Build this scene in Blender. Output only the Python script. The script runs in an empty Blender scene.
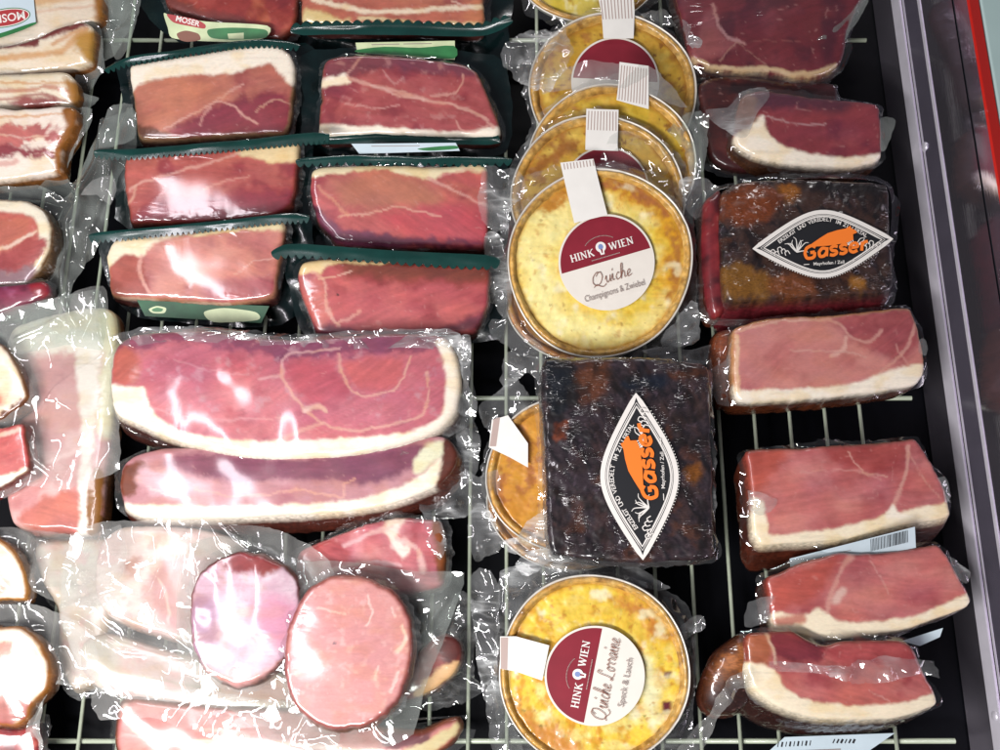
import bpy, bmesh, math, random
import numpy as np
from mathutils import Vector, Matrix

scene = bpy.context.scene
COL = scene.collection
random.seed(7)

# ------------------------------------------------------------------ camera frame
FOC = 972.2                                   # focal length in photograph pixels (35 mm lens)
TILT = math.radians(16.8)
FWD = np.array([0, math.sin(TILT), -math.cos(TILT)])
RIGHT = np.array([1.0, 0, 0])
UP = np.array([0, math.cos(TILT), math.sin(TILT)])
CAM = np.array([0, 0, 0.02]) - FWD * 0.972


def rays(px, py):
    px = np.asarray(px, float); py = np.asarray(py, float)
    return (FWD[None] + RIGHT[None] * ((px - 500) / FOC)[:, None] + UP[None] * ((375 - py) / FOC)[:, None])


def on_plane(px, py, pl):
    """where the sight lines of the measured outline meet the plane (point, normal) a thing lies in"""
    p0, n = pl[0], pl[1]
    d = rays(px, py)
    t = ((p0 - CAM) @ n) / (d @ n)
    return CAM[None] + d * t[:, None]


def flat(z):
    return (np.array([0, 0, z]), np.array([0, 0, 1.0]))


def P(px, py, z):
    return on_plane([px], [py], flat(z))[0]


def tilted(cx, y_low, z_low, y_high, z_high, roll=0.0):
    """plane of a pack: height z_low (mm) at its near edge, z_high at its far edge, roll = rise per metre to the right"""
    a = P(cx, y_low, z_low / 1000); b = P(cx, y_high, z_high / 1000)
    v = (b - a); v = v - RIGHT * (v @ RIGHT); v /= np.linalg.norm(v)
    x = np.array([1.0, 0, roll]); x /= np.linalg.norm(x)
    n = np.cross(x, v); n /= np.linalg.norm(n)
    return (a, n)


# ------------------------------------------------------------------ noise and outlines
def _hash(ix, iy, seed):
    h = (ix.astype(np.int64) * 374761393 + iy.astype(np.int64) * 668265263 + seed * 974634777) & 0xffffffff
    h = ((h ^ (h >> 13)) * 1274126177) & 0xffffffff
    return ((h ^ (h >> 16)) & 0xffff) / 65535.0


def vnoise(x, y, seed=0):
    ix = np.floor(x); iy = np.floor(y); fx = x - ix; fy = y - iy
    u = fx * fx * (3 - 2 * fx); v = fy * fy * (3 - 2 * fy)
    a = _hash(ix, iy, seed); b = _hash(ix + 1, iy, seed); c = _hash(ix, iy + 1, seed); d = _hash(ix + 1, iy + 1, seed)
    return (a + (b - a) * u) * (1 - v) + (c + (d - c) * u) * v


def fbm(x, y, seed=0, oct=4):
    s = 0; a = 0.5; t = 0
    for i in range(oct):
        s = s + a * vnoise(x * 2 ** i + 17.3 * i, y * 2 ** i - 9.1 * i, seed + i); t += a; a *= 0.5
    return s / t


def ridge(x, y, seed=0, oct=3):
    s = 0; a = 0.6; t = 0
    for i in range(oct):
        n = fbm(x * 2 ** i, y * 2 ** i, seed + 31 * i, 2)
        s = s + a * (1 - np.abs(2 * n - 1)) ** 3; t += a; a *= 0.55
    return s / t


def creases(x, y, seed=0, n=6):
    """crumpled film: flat facets meeting in straight folds of several directions"""
    rs = random.Random(seed * 13 + 1); s = 0
    for i in range(n):
        th = rs.random() * math.pi; lam = 20 + 40 * rs.random() ** 1.3
        t = (x * math.cos(th) + y * math.sin(th)) / lam + .9 * fbm(x / 60, y / 60, seed + 3 * i, 2) + rs.random()
        tri = np.abs(t % 1 - .5) * 2
        s = s + (tri - .5) * sstep(.36, .62, fbm(x / 38, y / 38, seed + 100 + 7 * i, 2)) * lam / 22
    return s


def sstep(a, b, x):
    t = np.clip((x - a) / (b - a + 1e-9), 0, 1)
    return t * t * (3 - 2 * t)


def spline(pts, closed, sub=8):
    p = np.asarray(pts, float); n = len(p); out = []
    rng = range(n) if closed else range(n - 1)
    for i in rng:
        if closed:
            a, b, c, d = p[(i - 1) % n], p[i], p[(i + 1) % n], p[(i + 2) % n]
        else:
            a, b, c, d = p[max(i - 1, 0)], p[i], p[i + 1], p[min(i + 2, n - 1)]
        for k in range(sub):
            t = k / sub
            # centripetal-ish: tension 0.4 keeps corners from ballooning
            m1 = 0.4 * (c - a); m2 = 0.4 * (d - b)
            out.append((2 * t**3 - 3 * t**2 + 1) * b + (t**3 - 2 * t**2 + t) * m1 + (-2 * t**3 + 3 * t**2) * c + (t**3 - t**2) * m2)
    if not closed:
        out.append(p[-1])
    return np.array(out)


def resample(p, n, closed=True):
    q = np.vstack([p, p[:1]]) if closed else p
    s = np.concatenate([[0], np.cumsum(np.linalg.norm(np.diff(q, axis=0), axis=1))])
    t = np.linspace(0, s[-1], n, endpoint=not closed)
    return np.stack([np.interp(t, s, q[:, 0]), np.interp(t, s, q[:, 1])], 1)


def area(p):
    x, y = p[:, 0], p[:, 1]
    return 0.5 * np.sum(x * np.roll(y, -1) - np.roll(x, -1) * y)


def seg_dist(px, py, line):
    d = np.full(px.shape, 1e9)
    for (x0, y0), (x1, y1) in zip(line[:-1], line[1:]):
        dx, dy = x1 - x0, y1 - y0
        L = dx * dx + dy * dy + 1e-9
        t = np.clip(((px - x0) * dx + (py - y0) * dy) / L, 0, 1)
        d = np.minimum(d, np.hypot(px - x0 - t * dx, py - y0 - t * dy))
    return d


def inside(px, py, poly):
    r = np.zeros(px.shape, bool); n = len(poly)
    for i in range(n):
        x0, y0 = poly[i]; x1, y1 = poly[(i + 1) % n]
        if y0 == y1:
            continue
        c = ((y0 > py) != (y1 > py)) & (px < (x1 - x0) * (py - y0) / (y1 - y0) + x0)
        r ^= c
    return r


def lin(hexcol, k=1.0):
    h = hexcol.lstrip('#')
    c = np.array([int(h[i:i + 2], 16) / 255 for i in (0, 2, 4)])
    return np.where(c <= 0.04045, c / 12.92, ((c + 0.055) / 1.055) ** 2.4) * k


ALB = 0.80                                    # measured colours are brighter than the surfaces themselves


def paint(px, py, base, layers, seed, outl=None):
    """colour of a cut face: lean meat, fat and seams laid where the photograph shows them, edges ragged by noise"""
    n = len(px)
    c = np.tile(lin(base), (n, 1))
    wx = (fbm(px / 9, py / 9, seed) - .5) * 9 + (fbm(px / 3, py / 3, seed + 5) - .5) * 3
    wy = (fbm(px / 9, py / 9, seed + 50) - .5) * 9 + (fbm(px / 3, py / 3, seed + 55) - .5) * 3
    for L in layers:
        k = L[0]
        if k == 'p':                           # polygon of another tissue or painted shade: points, colour, softness, raggedness
            pts = spline(L[1], True, 5); w = L[4] if len(L) > 4 else .6
            X = px + wx * w; Y = py + wy * w
            d = seg_dist(X, Y, np.vstack([pts, pts[:1]])); d = np.where(inside(X, Y, pts), -d, d)
            m = 1 - sstep(-L[3], L[3], d); col = lin(L[2])
        elif k == 'l':                         # line (seam of fat): points, width, colour, strength
            pts = spline(L[1], False, 5); w = .5
            X = px + wx * w; Y = py + wy * w
            d = seg_dist(X, Y, pts)
            wd = L[2] * (.55 + .9 * fbm(px / 14, py / 14, seed + 9))
            m = (1 - sstep(wd * .25, wd * 1.15, d)) * (L[4] if len(L) > 4 else .9) * .85; col = lin(L[3])
        elif k == 'n':                         # blotches: size, colour, low, high, strength, stretch angle, stretch
            a = math.radians(L[6]) if len(L) > 6 else 0; st = L[7] if len(L) > 7 else 1
            u = (px * math.cos(a) + py * math.sin(a)) / st; v = -px * math.sin(a) + py * math.cos(a)
            m = sstep(L[3], L[4], fbm(u / L[1], v / L[1], seed + int(L[1] * 7), 4)) * L[5]; col = lin(L[2])
        elif k == 'b':                         # band along the outline: width, colour, softness
            X = px + wx * .3; Y = py + wy * .3
            d = seg_dist(X, Y, np.vstack([outl, outl[:1]]))
            m = 1 - sstep(L[1] - L[3], L[1] + L[3], d); col = lin(L[2])
        c = c + (col - c) * m[:, None]
    v = fbm(px / 5, py / 5, seed + 77, 3)
    v2 = fbm(px / 16, py / 7, seed + 78, 3)
    lean = 1 - sstep(.22, .55, c[:, 1] / (c[:, 0] + 1e-6))          # fat stays even, lean varies
    c = c * (1 - lean * (.22 - .20 * v - .26 * v2) + (1 - lean) * (.05 * v - .03))[:, None]
    deep = np.stack([c[:, 0] ** 1.04 * 1.02, c[:, 1] ** 1.04 * 1.06, c[:, 2] ** 1.04 * 1.05], 1)     # lean absorbs green and blue
    c = c + (deep - c) * lean[:, None]
    sat = ((fbm(px / 34, py / 22, seed + 79, 2) - .5) * lean)[:, None]
    c = c * (1 + sat * np.array([[.30, .35, -.10]]))
    c = c + (lin('#d29c9a')[None] - c) * (lean * .12 * sstep(.28, .46, c[:, 0]))[:, None]
    ga = (seed * 37 % 70 - 35) * math.pi / 180                       # muscle grain runs one way through a cut
    gu = px * math.cos(ga) + py * math.sin(ga) + 10 * (fbm(px / 40, py / 40, seed + 92, 2) - .5); gv = -px * math.sin(ga) + py * math.cos(ga) + 14 * (fbm(px / 50, py / 50, seed + 93, 2) - .5)
    gr = fbm(gu / 22, gv / 2.3, seed + 94, 3) - .5
    c = c * (1 + lean * gr * .38)[:, None]
    pale = (1 - lean) * sstep(.45, .75, fbm(px / 20, py / 12, seed + 95, 3))     # fat is yellower in places, with faint knife lines
    c = c + (c * np.array([[.97, .90, .76]]) - c) * pale[:, None]
    c = c * (1 - (1 - lean) * .10 * sstep(.6, .8, fbm(px / 30, py / 2.0, seed + 96, 2)))[:, None]
    fine = ridge(px / 26, py / 15, seed + 91, 2)                     # thin pale veins through the lean
    c = c + (lin('#e0a8a0')[None] - c) * (lean * sstep(.84, .98, fine) * .25)[:, None]
    return np.clip(c * ALB, 0, 1)


# ------------------------------------------------------------------ mesh helpers
def link_mesh(name, verts, faces, mats, parent=None, mat_ids=None, col=None, wr=None, smooth=True):
    me = bpy.data.meshes.new(name)
    v = np.asarray(verts, float)
    if parent is not None:
        v = v - np.array(parent_origin(parent))
    me.from_pydata(v.tolist(), [], [list(map(int, f)) for f in faces])
    for m in (mats if isinstance(mats, (list, tuple)) else [mats]):
        me.materials.append(m)
    if mat_ids is not None:
        me.polygons.foreach_set('material_index', np.asarray(mat_ids, np.int32))
    if smooth:
        me.polygons.foreach_set('use_smooth', np.ones(len(me.polygons), bool))
    if col is not None:
        a = me.color_attributes.new('Col', 'FLOAT_COLOR', 'POINT')
        a.data.foreach_set('color', np.hstack([col, np.ones((len(col), 1))]).astype(np.float32).ravel())
    if wr is not None:
        a = me.attributes.new('wr', 'FLOAT', 'POINT')
        a.data.foreach_set('value', np.asarray(wr, np.float32))
    me.validate(); me.update()
    o = bpy.data.objects.new(name, me); COL.objects.link(o)
    if parent is not None:
        o.parent = parent
    return o


def parent_origin(o):
    p = np.array(o.location)
    while o.parent is not None:
        o = o.parent; p = p + np.array(o.location)
    return p


def thing(name, label, cat, loc, group=None):
    o = bpy.data.objects.new(name, None); COL.objects.link(o)
    o.location = [float(x) for x in loc]; o.empty_display_size = .02
    o['label'] = label; o['category'] = cat
    if group: o['group'] = group
    return o


def tag(o, label=None, cat=None, group=None, kind=None):
    if label: o['label'] = label
    if cat: o['category'] = cat
    if group: o['group'] = group
    if kind: o['kind'] = kind
    return o


def grid_faces(R, n, off=0, closed=True):
    i = np.arange(R - 1)[:, None] * n; j = np.arange(n if closed else n - 1)[None]; j2 = (j + 1) % n
    f = np.stack([i + j, i + n + j, i + n + j2, i + j2], -1).reshape(-1, 4) + off
    return f


# ------------------------------------------------------------------ materials
def new_mat(name):
    m = bpy.data.materials.new(name); m.use_nodes = True
    nt = m.node_tree; nt.nodes.clear()
    return m, nt.nodes, nt.links


def N(nodes, typ, **kw):
    n = nodes.new(typ)
    for k, v in kw.items():
        if k.startswith('i_'):
            n.inputs[int(k[2:]) if k[2:].isdigit() else k[2:].replace('_', ' ')].default_value = v
        else:
            setattr(n, k, v)
    return n


def math_node(nodes, links, op, a, b=None, clamp=False):
    n = nodes.new('ShaderNodeMath'); n.operation = op; n.use_clamp = clamp
    for i, x in enumerate((a, b)):
        if x is None: continue
        if isinstance(x, (int, float)): n.inputs[i].default_value = x
        else: links.new(x, n.inputs[i])
    return n.outputs[0]


def wrinkle_height(nodes, links, coord, scale, seed):
    """taut film pulled into fine ridges: the crests of two stretched noises"""
    outs = []
    for k, (rot, st, sc, ds, gain) in enumerate(((.35, 4.5, 1.0, .5, 10), (-.6, 4.0, 1.6, .4, 10), (1.25, 3.5, 1.2, .4, 11))):
        mp = nodes.new('ShaderNodeMapping'); mp.inputs['Scale'].default_value = (1, st, 1.4)
        mp.inputs['Rotation'].default_value = (0, 0, rot)
        mp.inputs['Location'].default_value = (seed * 1.37, seed * .71, k * 3.1)
        links.new(coord, mp.inputs['Vector'])
        nz = N(nodes, 'ShaderNodeTexNoise', noise_dimensions='3D'); nz.inputs['Scale'].default_value = scale * sc * .45
        nz.inputs['Detail'].default_value = 1.0; nz.inputs['Distortion'].default_value = ds
        links.new(mp.outputs[0], nz.inputs['Vector'])
        a = math_node(nodes, links, 'SUBTRACT', nz.outputs[0], .5)
        a = math_node(nodes, links, 'ABSOLUTE', a)
        a = math_node(nodes, links, 'MULTIPLY', a, gain)
        a = math_node(nodes, links, 'SUBTRACT', 1.0, a, True)
        a = math_node(nodes, links, 'POWER', a, 1.6)
        pn = N(nodes, 'ShaderNodeTexNoise', noise_dimensions='3D'); pn.inputs['Scale'].default_value = scale * .8; pn.inputs['Detail'].default_value = 0
        links.new(mp.outputs[0] if False else coord, pn.inputs['Vector'])
        pm = nodes.new('ShaderNodeMapRange'); pm.inputs[1].default_value = .42 + .05 * k; pm.inputs[2].default_value = .62 + .03 * k
        links.new(pn.outputs[0], pm.inputs[0])
        outs.append(math_node(nodes, links, 'MULTIPLY', a, pm.outputs[0]))
    s = math_node(nodes, links, 'ADD', outs[0], outs[1])
    return math_node(nodes, links, 'ADD', s, outs[2])


def packed_mat(name, rough=.5, wr_scale=30, wr_str=.3, grain=.045, coat=1.0, seed=0, sss=.08, fibre=260, coat_rough=.11, wr_dist=.0011, lo_amp=1.2, lo_scale=11, stretch=2.6):
    """food under clinging film: coloured surface below, wrinkled clear coat above"""
    m, nd, lk = new_mat(name)
    out = nd.new('ShaderNodeOutputMaterial'); b = nd.new('ShaderNodeBsdfPrincipled'); lk.new(b.outputs[0], out.inputs[0])
    tc = nd.new('ShaderNodeTexCoord'); oi = nd.new('ShaderNodeObjectInfo')
    ad = nd.new('ShaderNodeVectorMath'); ad.operation = 'ADD'
    cmb = nd.new('ShaderNodeCombineXYZ')
    r = math_node(nd, lk, 'MULTIPLY', oi.outputs['Random'], 7.0)
    lk.new(r, cmb.inputs[0]); lk.new(r, cmb.inputs[2])
    lk.new(tc.outputs['Object'], ad.inputs[0]); lk.new(cmb.outputs[0], ad.inputs[1])
    co = ad.outputs[0]
    at = N(nd, 'ShaderNodeAttribute', attribute_name='Col'); wa = N(nd, 'ShaderNodeAttribute', attribute_name='wr')
    mp = nd.new('ShaderNodeMapping'); mp.inputs['Scale'].default_value = (1, stretch, 1); lk.new(co, mp.inputs[0])
    fz = nd.new('ShaderNodeTexNoise'); fz.inputs['Scale'].default_value = fibre; fz.inputs['Detail'].default_value = 4
    lk.new(mp.outputs[0], fz.inputs['Vector'])
    rp = nd.new('ShaderNodeMapRange'); rp.inputs[1].default_value = .25; rp.inputs[2].default_value = .75
    rp.inputs[3].default_value = 1 - grain * 1.6; rp.inputs[4].default_value = 1 + grain * 1.2
    lk.new(fz.outputs[0], rp.inputs[0])
    mul = nd.new('ShaderNodeVectorMath'); mul.operation = 'SCALE'
    lk.new(at.outputs['Color'], mul.inputs[0]); lk.new(rp.outputs[0], mul.inputs['Scale'])
    lk.new(mul.outputs[0], b.inputs['Base Color'])
    b.inputs['Roughness'].default_value = rough
    b.inputs['Specular IOR Level'].default_value = .35
    if sss:
        b.inputs['Subsurface Weight'].default_value = sss
        b.inputs['Subsurface Scale'].default_value = .004
        b.inputs['Subsurface Radius'].default_value = (1, .35, .25)
    bp = nd.new('ShaderNodeBump'); bp.inputs['Strength'].default_value = .12; bp.inputs['Distance'].default_value = .0006
    lk.new(fz.outputs[0], bp.inputs['Height']); lk.new(bp.outputs[0], b.inputs['Normal'])
    b.inputs['Coat Weight'].default_value = coat; b.inputs['Coat Roughness'].default_value = coat_rough
    b.inputs['Coat IOR'].default_value = 1.55
    h = wrinkle_height(nd, lk, co, wr_scale, seed)
    h = math_node(nd, lk, 'MULTIPLY', h, wa.outputs['Fac'])
    lo = nd.new('ShaderNodeTexNoise'); lo.inputs['Scale'].default_value = lo_scale; lo.inputs['Detail'].default_value = 1
    lk.new(co, lo.inputs['Vector'])
    h2 = math_node(nd, lk, 'MULTIPLY', lo.outputs[0], lo_amp)
    h = math_node(nd, lk, 'ADD', h, h2)
    cb = nd.new('ShaderNodeBump'); cb.inputs['Strength'].default_value = wr_str; cb.inputs['Distance'].default_value = wr_dist
    lk.new(h, cb.inputs['Height']); lk.new(cb.outputs[0], b.inputs['Coat Normal'])
    return m


def film_mat(name, frost=.12, tint=(.97, .98, .975), milk=(.85, .87, .86), wr_scale=30, wr_str=.3, gloss=1.0, rough=.045, trans=.4, ridge_glint=0.0):
    """thin clear plastic: lets light through, a little milky, mirror-like where it creases, ridges whitened like glints"""
    m, nd, lk = new_mat(name)
    out = nd.new('ShaderNodeOutputMaterial')
    tc = nd.new('ShaderNodeTexCoord')
    h = wrinkle_height(nd, lk, tc.outputs['Object'], wr_scale, 2.3)
    bp = nd.new('ShaderNodeBump'); bp.inputs['Strength'].default_value = wr_str; bp.inputs['Distance'].default_value = .0016
    lk.new(h, bp.inputs['Height'])
    tr = N(nd, 'ShaderNodeBsdfTransparent'); tr.inputs[0].default_value = (*tint, 1)
    df = N(nd, 'ShaderNodeBsdfDiffuse'); df.inputs[0].default_value = (*milk, 1)
    tl = N(nd, 'ShaderNodeBsdfTranslucent'); tl.inputs[0].default_value = (*milk, 1)
    ms = N(nd, 'ShaderNodeMixShader'); ms.inputs[0].default_value = trans
    lk.new(df.outputs[0], ms.inputs[1]); lk.new(tl.outputs[0], ms.inputs[2])
    nz = nd.new('ShaderNodeTexNoise'); nz.inputs['Scale'].default_value = 24; nz.inputs['Detail'].default_value = 3
    lk.new(tc.outputs['Object'], nz.inputs['Vector'])
    fr = nd.new('ShaderNodeMapRange'); fr.inputs[1].default_value = .3; fr.inputs[2].default_value = .75
    fr.inputs[3].default_value = frost * .6; fr.inputs[4].default_value = frost * 1.5
    lk.new(nz.outputs[0], fr.inputs[0])
    fac = math_node(nd, lk, 'ADD', fr.outputs[0], math_node(nd, lk, 'MULTIPLY', h, ridge_glint), True)  # milky white painted along the ridges in place of highlights
    m1 = nd.new('ShaderNodeMixShader'); lk.new(fac, m1.inputs[0]); lk.new(tr.outputs[0], m1.inputs[1]); lk.new(ms.outputs[0], m1.inputs[2])
    gl = N(nd, 'ShaderNodeBsdfGlossy'); gl.inputs['Roughness'].default_value = rough; lk.new(bp.outputs[0], gl.inputs['Normal'])
    fn = nd.new('ShaderNodeFresnel'); fn.inputs[0].default_value = 1.6; lk.new(bp.outputs[0], fn.inputs['Normal'])
    ge = nd.new('ShaderNodeNewGeometry')
    io = math_node(nd, lk, 'MULTIPLY', ge.outputs['Backfacing'], 1 / 1.6 - 1.6)
    lk.new(math_node(nd, lk, 'ADD', io, 1.6), fn.inputs[0])
    g = math_node(nd, lk, 'MULTIPLY', fn.outputs[0], 1.7 * gloss, True)
    m2 = nd.new('ShaderNodeMixShader'); lk.new(g, m2.inputs[0]); lk.new(m1.outputs[0], m2.inputs[1]); lk.new(gl.outputs[0], m2.inputs[2])
    lk.new(m2.outputs[0], out.inputs[0])
    return m


def plain_mat(name, hexcol, rough=.5, metal=0.0, coat=0.0, noise=0.0, nscale=60, bump=0.0, k=ALB):
    m, nd, lk = new_mat(name)
    out = nd.new('ShaderNodeOutputMaterial'); b = nd.new('ShaderNodeBsdfPrincipled'); lk.new(b.outputs[0], out.inputs[0])
    c = lin(hexcol, k)
    b.inputs['Base Color'].default_value = (*c, 1); b.inputs['Roughness'].default_value = rough
    b.inputs['Metallic'].default_value = metal; b.inputs['Coat Weight'].default_value = coat; b.inputs['Coat Roughness'].default_value = .08
    tc = nd.new('ShaderNodeTexCoord')
    nz = nd.new('ShaderNodeTexNoise'); nz.inputs['Scale'].default_value = nscale; nz.inputs['Detail'].default_value = 5
    lk.new(tc.outputs['Object'], nz.inputs['Vector'])
    if noise:
        mr = nd.new('ShaderNodeMapRange'); mr.inputs[1].default_value = .3; mr.inputs[2].default_value = .7
        mr.inputs[3].default_value = 1 - noise; mr.inputs[4].default_value = 1 + noise
        lk.new(nz.outputs[0], mr.inputs[0])
        mu = nd.new('ShaderNodeVectorMath'); mu.operation = 'SCALE'; mu.inputs[0].default_value = c
        lk.new(mr.outputs[0], mu.inputs['Scale']); lk.new(mu.outputs[0], b.inputs['Base Color'])
    if bump:
        bp = nd.new('ShaderNodeBump'); bp.inputs['Strength'].default_value = bump; bp.inputs['Distance'].default_value = .001
        lk.new(nz.outputs[0], bp.inputs['Height']); lk.new(bp.outputs[0], b.inputs['Normal'])
        if coat: lk.new(bp.outputs[0], b.inputs['Coat Normal'])
    return m


M = {}
M['meat'] = packed_mat('ham_under_film')
M['meat_soft'] = packed_mat('ham_under_loose_film', wr_scale=16, wr_str=.3, wr_dist=.0014, seed=3, lo_amp=1.7, lo_scale=8, coat_rough=.13)
M['rind'] = packed_mat('smoked_rind', rough=.5, wr_scale=60, wr_str=.5, grain=.3, seed=5, sss=0)
M['skin'] = packed_mat('black_smoked_skin', rough=.4, wr_scale=62, wr_str=1.0, grain=.26, seed=9, sss=0, fibre=420, coat_rough=.13, wr_dist=.005, lo_amp=1.2, lo_scale=40)
M['custard'] = packed_mat('baked_custard', rough=.42, wr_scale=30, wr_str=.22, grain=.08, seed=4, sss=.1, fibre=180, coat=.7, stretch=1)
M['crust'] = packed_mat('baked_crust', rough=.6, wr_scale=44, wr_str=.4, grain=.28, seed=6, sss=0, fibre=200, coat=.7, stretch=1)
M['film'] = film_mat('clear_film', frost=.045, wr_str=.12, wr_scale=34, ridge_glint=.08)
M['film_tight'] = film_mat('clear_tight_film', frost=.01, wr_scale=40, wr_str=.15, ridge_glint=.06)
M['film_frost'] = film_mat('milky_film', frost=.16, milk=(.93, .94, .90), wr_scale=6, wr_str=.015, rough=.08, trans=.25)
M['film_ear'] = film_mat('bunched_film', frost=.12, milk=(.90, .92, .92), wr_scale=34, wr_str=.3, rough=.06, trans=.3, ridge_glint=.2)  # extra milky white stands in for highlights on the bunches
M['film_grey'] = film_mat('grey_green_film', frost=.17, tint=(.90, .95, .92), milk=(.74, .80, .75), wr_scale=6, wr_str=.015, rough=.055, trans=.3)
M['green'] = plain_mat('dark_green_plastic', '#103b36', rough=.25, coat=.6, noise=.2, nscale=50, bump=.15)
M['green_dark'] = plain_mat('green_black_plastic', '#08191a', rough=.22, coat=.6, noise=.3, nscale=50, bump=.6)
M['paper'] = plain_mat('white_label_paper', '#f4f1ea', rough=.45, coat=.35, noise=.03)
M['paper_blue'] = plain_mat('bluish_label_paper', '#cfe0e8', rough=.4, coat=.4, noise=.04)
M['cream'] = plain_mat('cream_label_paper', '#f1eadf', rough=.4, coat=.5, noise=.03)
M['maroon'] = plain_mat('maroon_print', '#8c2433', rough=.35, coat=.5, noise=.08)
M['brown_ink'] = plain_mat('brown_ink', '#8a5a4a', rough=.6)
M['grey_ink'] = plain_mat('grey_ink', '#9a8a84', rough=.6)
M['black_ink'] = plain_mat('black_ink', '#15161c', rough=.6)
M['white_ink'] = plain_mat('white_ink', '#f6f1ea', rough=.5)
M['blue_ink'] = plain_mat('blue_ink', '#7f93c4', rough=.5)
M['orange_ink'] = plain_mat('orange_ink', '#f9802a', rough=.5, k=.9)
M['green_ink'] = plain_mat('green_ink', '#2f7a44', rough=.5, noise=.2)
M['deep_green_ink'] = plain_mat('deep_green_ink', '#1c5234', rough=.6, noise=.3)
M['lime_ink'] = plain_mat('pale_green_ink', '#cfdcae', rough=.5, noise=.15)
M['red_ink'] = plain_mat('red_ink', '#b23a3c', rough=.5)
M['stripe_ink'] = plain_mat('rose_ink', '#b9a39b', rough=.5)
M['foil'] = plain_mat('aluminium_foil', '#ece8de', rough=.35, metal=.25, noise=.1, nscale=90, bump=.5)
M['wire'] = plain_mat('pale_coated_wire', '#b9c3ad', rough=.35, coat=.3, noise=.08)
M['black'] = plain_mat('black_tray_plastic', '#04050b', rough=.55, noise=.3, nscale=12)
M['black'].node_tree.nodes['Principled BSDF'].inputs['Specular IOR Level'].default_value = .12
M['red_strip'] = plain_mat('red_plastic_strip', '#d8261c', rough=.35, coat=.3)
M['counter'] = plain_mat('pale_counter', '#b9d2cf', rough=.3, coat=.3, noise=.06, nscale=10)


def steel_mat():
    m, nd, lk = new_mat('brushed_steel')
    out = nd.new('ShaderNodeOutputMaterial'); b = nd.new('ShaderNodeBsdfPrincipled'); lk.new(b.outputs[0], out.inputs[0])
    b.inputs['Metallic'].default_value = .965; b.inputs['Base Color'].default_value = (.86, .79, .92, 1)
    tc = nd.new('ShaderNodeTexCoord'); mp = nd.new('ShaderNodeMapping'); mp.inputs['Scale'].default_value = (1, 1, 22)
    lk.new(tc.outputs['Object'], mp.inputs[0])
    nz = nd.new('ShaderNodeTexNoise'); nz.inputs['Scale'].default_value = 40; nz.inputs['Detail'].default_value = 4; lk.new(mp.outputs[0], nz.inputs['Vector'])
    mr = nd.new('ShaderNodeMapRange'); mr.inputs[3].default_value = .04; mr.inputs[4].default_value = .12; lk.new(nz.outputs[0], mr.inputs[0])
    lk.new(mr.outputs[0], b.inputs['Roughness'])
    bp = nd.new('ShaderNodeBump'); bp.inputs['Strength'].default_value = .04; bp.inputs['Distance'].default_value = .001
    lk.new(nz.outputs[0], bp.inputs['Height']); lk.new(bp.outputs[0], b.inputs['Normal'])
    return m


M['steel'] = steel_mat()
M['strip_steel'] = plain_mat('brushed_steel_strip', '#b4acc2', rough=.24, metal=.86, noise=.08, nscale=30)
M['bright_steel'] = plain_mat('polished_steel_edge', '#f0ecf6', rough=.3, metal=.45, noise=.05)


# ------------------------------------------------------------------ builders
def ring_layout(pts, res, wob=0.0, seed=0, sub=8, R=None):
    o = spline(pts, True, sub)
    if area(o) > 0: o = o[::-1]               # so that faces look up
    per = np.sum(np.linalg.norm(o - np.roll(o, -1, 0), axis=1))
    n = int(max(24, per / res)); o = resample(o, n)
    c = o.mean(0)
    if wob:
        d = o - c; L = np.linalg.norm(d, axis=1, keepdims=True)
        th = np.arctan2(d[:, 1], d[:, 0])
        w = (fbm(o[:, 0] / 14, o[:, 1] / 14, seed + 3) - .5) * 2 * wob + (fbm(o[:, 0] / 5, o[:, 1] / 5, seed + 8) - .5) * wob
        o = o + d / L * w[:, None]
    cov = np.cov((o - c).T); ev, vec = np.linalg.eigh(cov); ax = vec[:, 1]
    pr = (o - c) @ ax; pw = (o - c) @ vec[:, 0]
    half = max(0.0, min(-pr.min(), pr.max()) - max(pw.max(), -pw.min())) * .95
    s = c + np.clip(pr, -half, half)[:, None] * ax
    rad = max(pw.max(), -pw.min())
    R = R or int(max(8, rad / res))
    return o, s, n, R, rad


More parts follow.
